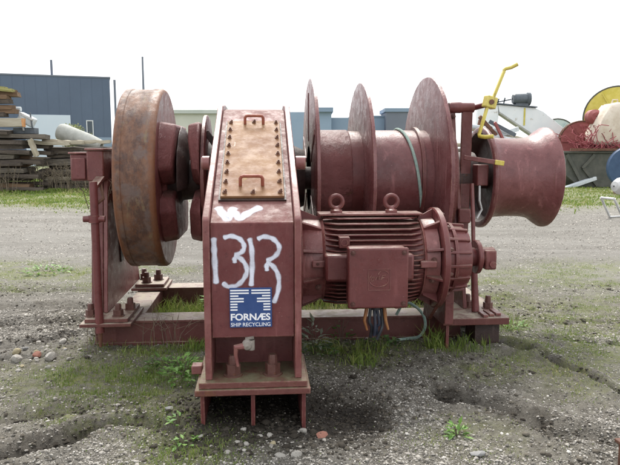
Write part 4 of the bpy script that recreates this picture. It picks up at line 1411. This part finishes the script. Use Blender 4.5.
# --- motor
MZ, MT = .83, -1.2
motor = MB().lathe([(.0, .02), (.0, .29), (.72, .29), (.72, .02)], (0, MT, MZ), 'x', 48).build('motor', M['red'], winch)
for k in range(19):
    h = -.318 + k * .0353
    rr_ = .345 if abs(h) < .31 else .345
    half = math.sqrt(max(rr_ ** 2 - h ** 2, .004))
    ch = .05 + .05 * (abs(h) / .33)
    pts = [(.005, MT - half + ch * .8), (.005 + ch, MT - half), (.715 - ch, MT - half), (.715, MT - half + ch * .8),
           (.715, MT + half - ch * .8), (.715 - ch, MT + half), (.005 + ch, MT + half), (.005, MT + half - ch * .8)]
    MB().prism(pts, 'z', MZ + h - .0055, MZ + h + .0055).build('cooling_fin', M['red_clean'], motor, .003)
MB().box(-.03, .75, MT - .10, MT + .10, MZ + .335, MZ + .352).build('top_plate', M['red_pink'], motor, .005)
for s in (.106, .524):
    MB().lathe([(.0, .045), (.02, .045), (.03, .025), (.045, .02)], (s, MT - .02, MZ + .3525), 'z', 16).build('eyebolt_base', M['red_pink'], motor)
    ring = [(math.cos(a) * .016, .048 + math.sin(a) * .016) for a in np.linspace(0, 2 * math.pi, 11)[:-1]]
    MB().lathe([(p, r) for p, r in ring], (s, MT - .02, MZ + .435), 'y', 28, closed=True).build('eyebolt', M['red_clean'], motor)
# end bells
MB().lathe([(-.165, .30), (-.14, .31), (-.02, .30), (.0, .315), (.004, .1)], (0, MT, MZ), 'x', 40).build('end_bell', M['red_pink'], motor)
MB().lathe([(.716, .1), (.72, .315), (.74, .30), (.835, .31)], (0, MT, MZ), 'x', 40).build('end_bell', M['red_pink'], motor)
for k in range(10):
    a = k * math.pi / 5 + .31
    e = Vector((0, math.cos(a), math.sin(a)))
    tg = Vector((0, -math.sin(a), math.cos(a)))
    c = Vector((0, MT, MZ))
    for (sa, sb, ra, rb_) in ((.735, .842, .315, .375), (-.02, -.163, .315, .375)):
        p1, p2, p3 = c + e * .29 + Vector((sa, 0, 0)), c + e * ra + Vector((sa, 0, 0)), c + e * rb_ + Vector((sb, 0, 0))
        p4 = c + e * .29 + Vector((sb, 0, 0))
        w = tg * .009
        MB().add([p + w for p in (p1, p2, p3, p4)] + [p - w for p in (p1, p2, p3, p4)],
                 [(0, 1, 2, 3), (7, 6, 5, 4), (0, 4, 5, 1), (1, 5, 6, 2), (2, 6, 7, 3), (3, 7, 4, 0)]).build('gusset', M['red_clean'], motor, .002)
for (s, zz) in ((-.06, .02), (.785, .03), (-.05, -.16), (.78, -.12)):
    link_mesh('bolt', nut_mesh(.018, .02, .012), motor, (s, MT - math.sqrt(.308 ** 2 - zz ** 2), MZ + zz), (R(90), 0, 0))
MB().box(.0, .10, MT - .345, MT - .28, MZ - .005, MZ + .045).build('foot_lug', M['red_pink'], motor, .008)
MB().box(-.10, -.001, MT - .335, MT - .28, MZ - .01, MZ + .04).build('foot_lug', M['red_pink'], motor, .008)
MB().box(.68, .80, MT - .345, MT - .28, MZ - .02, MZ + .03).build('foot_lug', M['red_pink'], motor, .008)
# flanges
MB().lathe([(-.2, .2), (-.2, .385), (-.168, .39), (-.165, .385), (-.165, .2)], (0, MT, MZ), 'x', 72).build('motor_flange', M['red_clean'], winch)
MB().lathe([(.843, .2), (.843, .375), (.85, .385), (.885, .385), (.892, .375), (.892, .2)], (0, MT, MZ), 'x', 72).build('motor_flange', M['red_clean'], winch)
for k in range(12):
    a = k * math.pi / 6 + .2
    link_mesh('bolt', nut_mesh(.016, .018, .01), winch, (.892, MT + .345 * math.cos(a), MZ + .345 * math.sin(a)), (0, R(90), 0))
# round badge plate on the fins
bp = MB().box(.09, .165, -1.555, -1.48, .965, 1.04).build('badge_plate', M['red_clean'], motor, .003)
MB().lathe([(-.004, .019), (-.004, .026), (.001, .026), (.001, .019)], (.1275, -1.556, 1.0025), 'y', 24, closed=True).build('badge_ring', M['red_pink'], motor)
# terminal box
MB().box(-.015, .615, -1.62, -1.40, .735, .925).build('box_base', M['red_clean'], winch, .02)
tb = MB().box(.132, .532, -1.742, -1.6205, .585, .99).build('terminal_box', M['red_clean'], winch, .014, seg=3)
MB().box(.125, .539, -1.772, -1.7435, .578, .997).build('box_cover', M['red_clean'], tb, .016, seg=3)
for s in (.158, .506):
    for z in (.612, .963):
        link_mesh('screw', nut_mesh(.014, .012, .004), tb, (s, -1.7725, z), (R(90), 0, 0))
lg = MB()
fs_, fz_ = (.263, .413), (.707, .851)
for a, b in (((fs_[0], fz_[0]), (fs_[1], fz_[0])), ((fs_[1], fz_[0]), (fs_[1], fz_[1])), ((fs_[1], fz_[1]), (fs_[0], fz_[1])), ((fs_[0], fz_[1]), (fs_[0], fz_[0]))):
    lg.bar((a[0], -1.7735, a[1]), (b[0], -1.7735, b[1]), .0035, .004, (0, 1, 0))
lg.build('logo_frame', M['red_pink'], tb)
lg = MB()
cx_, cz_, cr_ = .335, .778, .06
arc = [(cx_ + cr_ * 1.1 * math.cos(a), -1.7735, cz_ + cr_ * .8 * math.sin(a)) for a in np.linspace(R(140), R(372), 26)]
lg.tube(arc, .0035, 6)
arc = [(cx_ + .03 + cr_ * .6 * math.cos(a), -1.7735, cz_ + .03 + cr_ * .55 * math.sin(a)) for a in np.linspace(R(20), R(170), 14)]
lg.tube(arc, .003, 6)
for k, seq in enumerate(([(0, 0), (.012, .022), (.024, .022), (.02, 0), (.004, -.004), (.0, .008)], [(.034, 0), (.044, .024), (.05, .004), (.06, .026), (.066, .002)], [(.076, .0), (.084, .026), (.108, .028)], [(.082, .012), (.1, .014)])):
    lg.tube([(.278 + q[0] * .95, -1.7735, .772 + q[1] * 1.1 + .06 * q[0]) for q in seq], .003, 6)
lg.build('logo_emblem', M['red_pink'], tb)
for s in (.18, .48):
    MB().lathe([(0, .001), (0, .02), (.02, .022), (.02, .001)], (s, -1.69, .559), 'z', 10).build('plug', M['red_clean'], tb)
MB().lathe([(0, .001), (0, .035), (.05, .04), (.05, .001)], (.335, -1.66, .545), 'z', 14).build('cable_gland', M['cable_black'], winch)
# cable tails
for k, (s, mt, pts) in enumerate([
        (.30, 'cable_black', [(.30, -1.66, .56), (.29, -1.67, .46), (.31, -1.66, .42), (.305, -1.64, .34)]),
        (.345, 'cable_blue', [(.345, -1.66, .55), (.36, -1.67, .45), (.345, -1.66, .42), (.35, -1.65, .36)]),
        (.375, 'cable_black', [(.375, -1.66, .55), (.385, -1.66, .44), (.37, -1.67, .39), (.345, -1.66, .33)]),
        (.33, 'cable_blue', [(.325, -1.66, .55), (.33, -1.68, .44), (.325, -1.67, .36)])]):
    MB().tube(crom(pts, 5), .0115, 9).build('cable_tail', M[mt], winch)
for (s, e) in ((.275, (.255, -1.67, .47)), (.395, (.405, -1.67, .47))):
    MB().tube([(s, -1.66, .57), ((s + e[0]) / 2, -1.67, .52), e, (e[0] + .02, -1.67, .40)], [.013, .013, .011, .008], 8).build('cable_tail', M['cable_orange'], winch)

# --- brake housing with ribs, shaft stub and end flange, right of the motor
hous = MB().lathe([(.893, .255), (1.06, .245), (1.10, .22), (1.115, .18), (1.13, .10), (1.15, .075), (1.20, .07)], (0, MT, MZ), 'x', 56).build('brake_housing', M['red_clean'], winch)
for k in range(16):
    a = k * math.pi / 8 + .1
    e = Vector((0, math.cos(a), math.sin(a)))
    MB().bar(Vector((.895, MT, MZ)) + e * .262, Vector((1.085, MT, MZ)) + e * .245, .022, .03, e).build('housing_rib', M['red_clean'], hous, .005)
MB().lathe([(.96, .25), (.962, .268), (.985, .268), (.987, .25)], (0, MT, MZ), 'x', 56).build('housing_ring', M['red_clean'], hous)
MB().lathe([(1.185, .05), (1.185, .125), (1.192, .13), (1.215, .13), (1.222, .12), (1.222, .05)], (0, MT, MZ), 'x', 40).build('end_flange', M['red_clean'], winch)
MB().lathe([(1.2225, .075), (1.33, .075), (1.338, .068), (1.338, .001)], (0, MT, MZ), 'x', 32).build('shaft_stub', M['red'], winch)
MB().box(1.245, 1.335, MT - .085, MT + .02, MZ - .09, MZ + .06).build('stub_block', M['red'], winch, .012)
MB().lathe([(-.02, .001), (-.02, .025), (.01, .025), (.01, .012), (-.022, .012)], (1.30, MT - .086, MZ - .045), 'y', 14).build('pin', M['red_pink'], winch)
# support under the housing
MB().box(.99, 1.06, -1.12, -.86, .272, .60).build('support_post', M['red'], winch, .005)
MB().prism([(-1.2, .46), (-.9, .62), (-.78, .272), (-.94, .272)], 'x', .90, .93).build('support_bracket', M['red'], winch, .004)

# --- right foot and pedestal
MB().box(1.03, 1.59, -.945, -.30, .211, .27).build('foot_plate', M['beam'], winch, .006)
MB().box(1.30, 1.62, -.29, 1.0, .211, .262).build('foot_plate', M['beam'], winch, .006)
MB().box(1.06, 1.085, -.93, -.59, -.1, .2105).build('leg_plate', M['red'], winch, .003)
MB().box(1.33, 1.54, -.86, -.60, -.1, .2105).build('leg_plate', M['black_iron'], winch, .003)
for (s, t) in ((1.52, -.62), (1.36, -.55), (1.18, -.5)):
    nut((s, t, .27), .042, .055, .06)
nut((1.46, .72, .262), .042, .055, .06)
for (a, t0, t1) in ((1.375, -.93, -.78), (1.435, -.9, -.74), (1.50, -.88, -.71)):
    MB().box(a, a + .042, t0, t1, .2705, .292).build('shim', M['red_pink'], winch, .004)
MB().prism([(-.62, .27), (.85, .27), (.35, 1.35), (.24, 1.6), (-.22, 1.6), (-.32, 1.3)], 'x', 1.30, 1.335).build('pedestal_plate', M['red'], winch, .006)
MB().lathe([(1.27, .05), (1.27, .24), (1.54, .24), (1.54, .05)], (0, 0, ZA), 'x', 40).build('bearing', M['black_iron'], winch)
# brake band behind the large flange
MB().lathe([(1.135, .57), (1.135, .60), (1.225, .60), (1.225, .57)], (0, 0, ZA), 'x', 80, closed=True).build('brake_band', M['red_rough'], winch)
MB().lathe([(1.106, .3), (1.106, .565), (1.25, .565), (1.25, .3)], (0, 0, ZA), 'x', 80).build('brake_drum', M['red'], winch)
# thin bar and main bar
mb = MB()
mb.bar((1.275, -.2, 2.06), (1.30, -.32, 1.1), .05, .03, (0, 1, 0)).bar((1.3, -.32, 1.1), (1.33, -.52, .29), .05, .03, (0, 1, 0))
mb.build('band_bar', M['red'], winch, .005)
for z in (1.95, 1.6, 1.3):
    link_mesh('bolt', nut_mesh(.018, .02, .012), winch, (1.28, -.235 - (1.95 - z) * .1, z), (R(90), 0, 0))
MB().prism([(1.362, .28), (1.362, 1.98), (1.375, 2.03), (1.41, 2.055), (1.445, 2.03), (1.46, 1.98), (1.455, 1.2), (1.44, .28)], 'y', -.235, -.195).build('main_bar', M['red'], winch, .006)
MB().lathe([(1.24, .001), (1.24, .045), (1.255, .05), (1.345, .05), (1.36, .045), (1.47, .044), (1.475, .001)], (0, -.215, 2.03), 'x', 20).build('roller', M['red_clean'], winch)
MB().tube([(1.47, -.215, 2.03), (1.56, -.36, 2.055)], .026, 14).build('crank_spindle', M['red_clean'], winch)
MB().box(1.30, 1.41, -.42, -.24, 1.0, 1.13).build('linkage_block', M['red'], winch, .012)
MB().box(1.475, 1.58, -.36, -.22, 1.33, 1.52).build('linkage_box', M['red_clean'], winch, .01)
MB().tube([(1.365, -.55, 1.36), (1.36, -.62, 1.1), (1.352, -.70, .72)], .018, 12).build('linkage_rod', M['red'], winch)
MB().tube([(1.352, -.70, .75), (1.362, -.715, .5), (1.372, -.73, .275)], [.026, .03, .034], 14).build('linkage_sleeve', M['red_clean'], winch)
MB().tube([(1.50, -.36, 1.33), (1.49, -.40, 1.2), (1.52, -.38, 1.12), (1.47, -.4, 1.04)], .011, 8).build('hose', M['galv'], winch)
# horizontal rod with a yellow tip
MB().bar((1.33, -.42, 1.585), (1.58, -.50, 1.545), .036, .04).build('lever_rod', M['red_pink'], winch, .005)
MB().bar((1.581, -.5003, 1.5448), (1.655, -.524, 1.533), .038, .042).build('lever_tip', M['yellow'], winch, .005)

# --- yellow crank handle
ck = MB().obox((1.553, -.40, 2.065), Vector((.05, .012, -.012)), Vector((-.01, .035, 0)), Vector((.012, .003, .05))).build('crank_handle', M['yellow'], winch, .01)
MB().lathe([(-.02, .001), (-.02, .022), (.0, .022)], (1.553, -.432, 2.065), 'y', 14).build('crank_nut', M['bolt_rust'], ck)
MB().bar((1.578, -.41, 2.10), (1.668, -.41, 2.335), .024, .034, (0, 1, 0)).build('crank_arm', M['yellow'], ck, .004)
MB().bar((1.53, -.41, 2.03), (1.462, -.41, 1.785), .024, .034, (0, 1, 0)).build('crank_arm', M['yellow'], ck, .004)
MB().tube([(1.66, -.41, 2.335), (1.678, -.415, 2.352), (1.72, -.44, 2.362), (1.768, -.46, 2.388)], [.015, .016, .017, .017], 12).build('grip', M['yellow'], ck)
MB().tube([(1.462, -.41, 1.79), (1.462, -.42, 1.772), (1.5, -.46, 1.762), (1.56, -.50, 1.768)], [.016, .017, .018, .018], 12).build('grip', M['yellow'], ck)

# --- warping head
MB().lathe([(1.60, .425), (1.598, .462), (1.61, .476), (1.635, .476), (1.648, .462), (1.655, .41), (1.68, .392), (1.75, .376), (1.85, .370), (1.95, .370),
            (2.03, .375), (2.08, .386), (2.12, .404), (2.155, .43), (2.185, .452), (2.208, .466), (2.222, .474), (2.240, .474), (2.246, .466), (2.246, .450), (2.225, .43), (2.20, .40), (2.20, .2), (2.20, .02)],
           (0, 0, ZA), 'x', 112, .0008).build('warping_head', M['red_drum'], winch, angle=50)
MB().lathe([(1.60, .425), (1.69, .38), (1.69, .06)], (0, 0, ZA), 'x', 40).build('head_recess', M['black_iron'], winch)  # near-black lining puts the shade of the hollow end into its colour

# ------------------------------------------------------------------ rope (hangs over the drum: a thing of its own)
rope = thing('rope', 'faded green rope laid over the drum, its tail curling to the ground', 'rope', (0, 6.0, 0), AL)
pth = []
for k in range(26):
    a = R(40) + R(235) * k / 25
    sx = .815 + .16 * min(1, max(0, (k - 6) / 13.0))
    rr_ = .4535
    pth.append((sx, rr_ * math.cos(a), ZA + rr_ * math.sin(a)))
mb = MB().tube(pth, .0135, 10)
for q in range(2):
    pass
mb.build('rope_turn', M['rope'], rope)
tail = crom([(.70, -.66, .24), (.76, -.70, .355), (.85, -.74, .324), (.915, -.75, .246), (.93, -.75, .15), (.89, -.72, .06), (.816, -.66, .025), (.70, -.68, .022)], 6)
MB().tube(tail, .0125, 8).build('rope_tail', M['rope'], rope)

# ------------------------------------------------------------------ small plants near the winch
weed('leafy_weed', 'bushy green weed growing left of the gear case foot', -.93, 4.5, 150, .055, .16, .2, 'leaf_bright', seed=1)
weed('leafy_weed', 'low dark green weed in front of the dead stems left of the gear case', -1.12, 4.75, 70, .05, .15, .1, 'leaf', seed=2)
weed('thistle', 'grey-green spiky thistle just right of the gear case', .03, 5.1, 46, .10, .09, .30, 'leaf_grey', 'thistle', seed=3, aspect=.25)
weed('clover_plant', 'round-leaved clover under the thistle beside the gear case', .07, 4.98, 60, .04, .15, .09, 'leaf', 'clover', seed=4, aspect=.9)
weed('clover_plant', 'round-leaved clover climbing the front beam right of the thistle', .27, 5.36, 26, .045, .09, .22, 'leaf', 'clover', seed=5, aspect=.9)
weed('clover_plant', 'round-leaved clover beneath the hanging cable tails', .60, 5.22, 60, .045, .17, .1, 'leaf', 'clover', seed=6, aspect=.9)
weed('seedling', 'small bright green seedling alone on bare gravel at lower right', .855, 3.53, 40, .05, .045, .09, 'leaf_bright', 'seedling', seed=7, aspect=.45)
weed('seedling', 'small green seedling near the muddy rut left of the gear case foot', -.80, 3.72, 22, .05, .06, .07, 'leaf_bright', 'seedling', seed=8)
weed('seedling', 'low green seedling closest to the camera on the left', -.72, 3.42, 26, .05, .08, .06, 'leaf_bright', 'seedling', seed=9)
weed('nettle', 'taller green nettle growing between the two base beams', -.98, 6.45, 60, .07, .14, .25, 'leaf_bright', 'nettle', seed=10)
weed('clump_of_clover', 'green clover clump in the yard left of the winch', -3.55, 8.5, 80, .07, .3, .09, 'leaf_bright', 'clover', seed=12)
weed('clump_of_clover', 'yellowish clover clump right of the right foot plate', 1.85, 5.85, 70, .05, .2, .08, 'leaf_bright', 'clover', seed=13)
twiggy('dead_weed', 'dry reddish dead weed stems standing in front of the front beam', -1.25, 5.22, 9, .42, .22, 3, .003)
twiggy('dead_weed', 'thin dead weed stems next to the left support pipe', -1.75, 5.05, 4, .3, .1, 6, .003)
twiggy('bramble', 'leafless bramble hanging below the small box at the left bearing', -1.86, 5.55, 13, .34, .17, 9, .004, z=1.16, branch=4)
for k, x in enumerate((-12.6, -11.9, -11.1, -10.3, -9.6, -8.9)):
    lab = ['leafless bramble at the left end of the tall timber stack', 'leafless bramble against the tall timber stack', 'leafless bramble where the tall and low stacks meet',
           'leafless bramble at the left part of the low stack', 'leafless bramble in the middle of the low stack', 'leafless bramble at the right end of the low stack'][k]
    twiggy('bramble', lab, x, 25.0 + .55 * (x > -11.3), 15, 1.3, .7, 30 + k, .014, 'brambles along the timber stacks', branch=4)


# ------------------------------------------------------------------ stones
def stone(label, x, y, sz, mat, seed, flat=.65):
    rr = random.Random(seed)
    bm = bmesh.new()
    bmesh.ops.create_icosphere(bm, subdivisions=2, radius=1)
    dirs = [Vector((rr.gauss(0, 1), rr.gauss(0, 1), rr.gauss(0, 1))).normalized() for _ in range(7)]
    for v in bm.verts:
        m = 1.0
        for d in dirs:
            q = v.co.dot(d)
            if q > .62:
                m = min(m, .62 / q + .04)
        v.co *= m * (1 + rr.uniform(-.04, .04))
    me = bpy.data.meshes.new('stone')
    for f in bm.faces:
        f.smooth = True
    bm.to_mesh(me); bm.free()
    me.set_sharp_from_angle(angle=R(28))
    me.materials.append(M[mat])
    z = float(ground_z(x, y)[0])
    o = link_mesh('stone', me, None, (x, y, z + sz * flat * .32), (rr.uniform(-.3, .3), rr.uniform(-.3, .3), rr.uniform(0, 6)), (sz * rr.uniform(.9, 1.3), sz, sz * flat))
    return tag(o, label, 'stone')


stone('white lump of stone at the bottom, left one of the touching pair', -.16, 3.30, .032, 'stone', 1)
stone('white lump of stone at the bottom, right one of the touching pair', -.075, 3.29, .034, 'stone', 2)
stone('pale angular stone in the mud in front of the right fin plate', -.04, 3.60, .03, 'stone', 3)
stone('small pale stone just before the middle fin plate', -.39, 3.60, .022, 'stone', 4)
stone('pale stone in the hollow left of the broken brick', -.23, 3.50, .026, 'stone', 5)
stone('yellowish pale stone behind the touching pair of white stones', -.21, 3.40, .024, 'stone_yellow', 6)
b_ = stone('flat piece of broken red brick in the dark mud hollow', .07, 3.53, .045, 'brick', 7, .4)
b_['category'] = 'brick'
b_.name = 'broken_brick'
stone('large pale stone among the pebbles at left', -2.06, 4.90, .055, 'stone', 8)
stone('rounded pale stone left of the red pebble', -2.30, 4.86, .05, 'stone', 9)
b_ = stone('small red brick fragment among pale pebbles at far left', -2.2, 5.0, .042, 'brick', 10)
b_['category'] = 'brick'
b_.name = 'broken_brick'
stone('yellow-stained stone at the left edge of the pebbles', -2.38, 5.02, .045, 'stone_yellow', 11)
stone('pale stone behind the other pebbles near the left foot plate', -2.12, 5.32, .04, 'stone', 12)
stone('small white stone by the moss in the left foreground', -1.68, 4.05, .02, 'stone', 13)
stone('grey stone beside the seedling left of the gear case foot', -.89, 3.86, .03, 'stone_grey', 14)
stone('flat grey slab of stone at the bottom right', .915, 3.30, .06, 'stone_grey', 15, .3)
stone('pale stone right of the broken brick at the hollow edge', .22, 3.40, .02, 'stone', 16)

rs = random.Random(77)
for k in range(22):
    sx_, sy_ = -2.2 + rs.gauss(0, .2), 4.98 + rs.gauss(0, .14)
    o = stone('small pale pebble in the cluster at the far left edge', sx_, sy_, rs.uniform(.014, .027), rs.choice(['stone', 'stone', 'stone_yellow', 'stone_grey']), 300 + k)
    o['group'] = 'pebbles of the pale cluster'
for k in range(7):
    o = stone('small pale stone in the dark mud before the gear case foot', -.32 + rs.gauss(0, .16), 3.46 + rs.gauss(0, .1), rs.uniform(.012, .02), 'stone', 340 + k)
    o['group'] = 'stones in the mud before the foot'

# ------------------------------------------------------------------ gravel pebbles (uncountable)
def pebbles(n_near, n_far, seed):
    g = np.random.default_rng(seed)
    b1 = np.array([(1, 0, 0), (0, 1, 0), (-1, 0, 0), (0, -1, 0), (.1, .1, .8), (-.1, 0, -.8), (.6, .6, .45), (-.6, .55, .4), (-.55, -.6, .45), (.6, -.55, .4)])
    f1 = np.array([(0, 6, 9), (6, 1, 7), (7, 2, 8), (8, 3, 9), (6, 7, 4), (7, 8, 4), (8, 9, 4), (9, 6, 4), (0, 1, 6), (1, 2, 7), (2, 3, 8), (3, 0, 9)])
    b2 = np.array([(1, 0, 0), (-.4, .9, 0), (-.5, -.85, 0), (.35, .1, .75), (-.45, .05, .7)])
    f2 = np.array([(0, 1, 3), (1, 4, 3), (1, 2, 4), (2, 3, 4), (2, 0, 3)])
    VV, FF, TT, off = [], [], [], 0
    for n, y0, y1, pw, base, fc, mu, sg, lo, hi in ((n_near, 2.75, 6.4, 1.25, b1, f1, -5.42, .45, .0024, .018), (n_far, 5.4, 22, 1.55, b2, f2, -5.0, .45, .004, .022)):
        y = y0 + (g.random(n) ** pw) * (y1 - y0)
        x = (g.random(n) * 2 - 1) * (0.53 * y + .25)
        h, mud, gre, grv = ground_fields(x, y)
        patch = sst(.40, .60, fbm(x, y, 1.7, 4, 77))
        keep = g.random(n) < np.clip(.9 - .75 * gre - .8 * mud + .1 * grv, .06, 1) * (.35 + .65 * patch)
        x, y, h, mud = x[keep], y[keep], h[keep], mud[keep]
        m, q = len(x), len(base)
        sz = np.clip(np.exp(g.normal(mu, sg, m)), lo, hi) * np.where(y > 7, 1 + .05 * (y - 7), 1)
        V = base[None] * (1 + g.uniform(-.28, .28, (m, q, 3)))
        a = g.random(m) * 6.283
        ca, sa = np.cos(a)[:, None], np.sin(a)[:, None]
        X = (V[..., 0] * ca - V[..., 1] * sa * .75) * sz[:, None] + x[:, None]
        Y = (V[..., 0] * sa + V[..., 1] * ca * .75) * sz[:, None] + y[:, None]
        Z = V[..., 2] * sz[:, None] * .75 + (h + sz * .1)[:, None]
        VV.append(np.stack([X, Y, Z], -1).reshape(-1, 3))
        FF.append((fc[None] + (np.arange(m) * q)[:, None, None]).reshape(-1, 3) + off)
        off += m * q
        TT.append(np.repeat(np.clip(g.random(m) ** 1.25 - .35 * mud, 0, np.where(y > 8, .86, 1)), q))
    o = big_mesh('gravel', np.concatenate(VV), np.concatenate(FF), M['pebble'], {'tone': np.concatenate(TT)})
    tag(o, 'loose grey gravel scattered over the yard', 'gravel', kind='stuff')


pebbles(150000, 110000, 3)


def clods(n, seed):
    g = np.random.default_rng(seed)
    y = 2.75 + g.random(n) * 5
    x = (g.random(n) * 2 - 1) * (.55 * y + .2)
    h, mud, gre, grv = ground_fields(x, y)
    k = g.random(n) < np.clip(mud * 1.2 + .25 * sst(.5, .62, fbm(x, y, 1.5, 4, 71)), 0, 1)
    x, y, h, mud = x[k], y[k], h[k], mud[k]
    m = len(x)
    base = np.array([(1, 0, 0), (0, 1, 0), (-1, 0, 0), (0, -1, 0), (.1, .1, .8), (-.1, 0, -.8), (.6, .6, .5), (-.6, .55, .5), (-.55, -.6, .5), (.6, -.55, .5)])
    fc = np.array([(0, 6, 9), (6, 1, 7), (7, 2, 8), (8, 3, 9), (6, 7, 4), (7, 8, 4), (8, 9, 4), (9, 6, 4), (0, 1, 6), (1, 2, 7), (2, 3, 8), (3, 0, 9)])
    V = base[None] * (1 + g.uniform(-.4, .4, (m, 10, 3))) * np.clip(np.exp(g.normal(-4.75, .45, m)), .004, .03)[:, None, None]
    V = V * np.array([1, 1, .7]) + np.stack([x, y, h + .002], -1)[:, None, :]
    F = (fc[None] + (np.arange(m) * 10)[:, None, None]).reshape(-1, 3)
    o = big_mesh('soil_clods', V.reshape(-1, 3), F, M['clod'], {'tone': np.repeat(np.clip(g.random(m) - .85 * mud, 0, 1), 10)})
    tag(o, 'crumbly dark soil clods along the ruts', 'soil', kind='stuff')


clods(34000, 8)


# ------------------------------------------------------------------ grass (uncountable)
def grass(n, seed):
    g = np.random.default_rng(seed)
    xs, ys, hs = [], [], []
    n1 = int(n * .70)
    y = 2.8 + g.random(n1) ** 1.3 * 7.2
    x = (g.random(n1) * 2 - 1) * (.58 * y + .3)
    _, mud, gre, _ = ground_fields(x, y)
    clump = fbm(x, y, 5.5, 3, 88)
    k = g.random(n1) < np.clip(gre * sst(.36, .60, clump) * 1.1 + .006, 0, 1)
    xs.append(x[k]); ys.append(y[k]); hs.append(.012 + .04 * gre[k] * clump[k] * g.random(k.sum()))
    # tufts: x, y, radius, blades, height
    for (tx, ty, tr, tn, th) in ((1.05, 5.22, .08, 90, .24), (1.10, 5.16, .13, 50, .11), (1.2, 5.08, .12, 50, .07), (.40, 4.84, .13, 110, .12), (.33, 4.92, .22, 130, .07), (.5, 5.1, .14, 70, .12),
                                 (.12, 5.1, .15, 160, .09), (-1.45, 6.1, .4, 900, .2), (-.95, 6.25, .3, 600, .2), (-1.2, 5.28, .4, 260, .08), (1.42, 5.14, .1, 50, .1), (1.27, 5.2, .1, 60, .11),
                                 (.7, 5.38, .3, 150, .06), (.35, 6.3, .8, 1300, .22), (1.95, 5.9, .2, 120, .06), (-1.5, 4.55, .4, 500, .035), (-1.05, 4.62, .25, 380, .05),
                                 (-.62, 3.3, .2, 170, .045), (2.35, 5.6, .25, 120, .05), (-1.75, 5.35, .15, 120, .07), (-.95, 5.2, .12, 120, .1), (.2, 6.9, 1.0, 500, .2)):
        a, r_ = g.random(tn) * 6.283, tr * np.sqrt(g.random(tn))
        xs.append(tx + r_ * np.cos(a)); ys.append(ty + r_ * np.sin(a)); hs.append(th * (.3 + .7 * g.random(tn)))
    n2 = n - n1
    y = 16 + g.random(n2) * 18
    x = np.where(g.random(n2) < .6, -3.5 - g.random(n2) * .45 * y, 5 + g.random(n2) * .4 * y)
    _, mud, gre, _ = ground_fields(x, y)
    k = g.random(n2) < gre ** 1.5 * (.25 + .75 * sst(.35, .6, fbm(x, y, .8, 4, 91)))
    xs.append(x[k]); ys.append(y[k]); hs.append(.025 + .09 * g.random(k.sum()) * fbm(x[k], y[k], .9, 3, 5) + .12 * sst(24.5, 25.3, y[k]) * (x[k] < 0))
    x, y, hh = np.concatenate(xs), np.concatenate(ys), np.concatenate(hs)
    m = len(x)
    z = ground_z(x, y)
    a = g.random(m) * 6.283
    wd = (.0018 + .0013 * g.random(m)) * np.where(y > 12, 6.5, 1.0) * np.clip(hh / .06, .8, 1.4)
    lean = hh * (.15 + 1.0 * g.random(m) ** 1.4)
    la = g.random(m) * 6.283
    dx, dy = np.cos(a) * wd, np.sin(a) * wd
    lx, ly = np.cos(la) * lean, np.sin(la) * lean
    V = np.stack([
        np.stack([x - dx, y - dy, z - .004], -1), np.stack([x + dx, y + dy, z - .004], -1),
        np.stack([x - dx * .8 + lx * .35, y - dy * .8 + ly * .35, z + hh * .6], -1), np.stack([x + dx * .8 + lx * .35, y + dy * .8 + ly * .35, z + hh * .6], -1),
        np.stack([x + lx, y + ly, z + hh * .97], -1)], 1).reshape(-1, 3)
    F = (np.array([(0, 1, 3), (0, 3, 2), (2, 3, 4)])[None] + (np.arange(m) * 5)[:, None, None]).reshape(-1, 3)
    tone = np.repeat(np.clip(.05 + .62 * g.random(m) + .6 * (fbm(x, y, 1.1, 3, 4) - .3), 0, 1), 5)
    o = big_mesh('grass', V, F, M['grass'], {'tone': tone})
    tag(o, 'short patchy grass growing through the gravel', 'grass', kind='stuff')


grass(290000, 6)
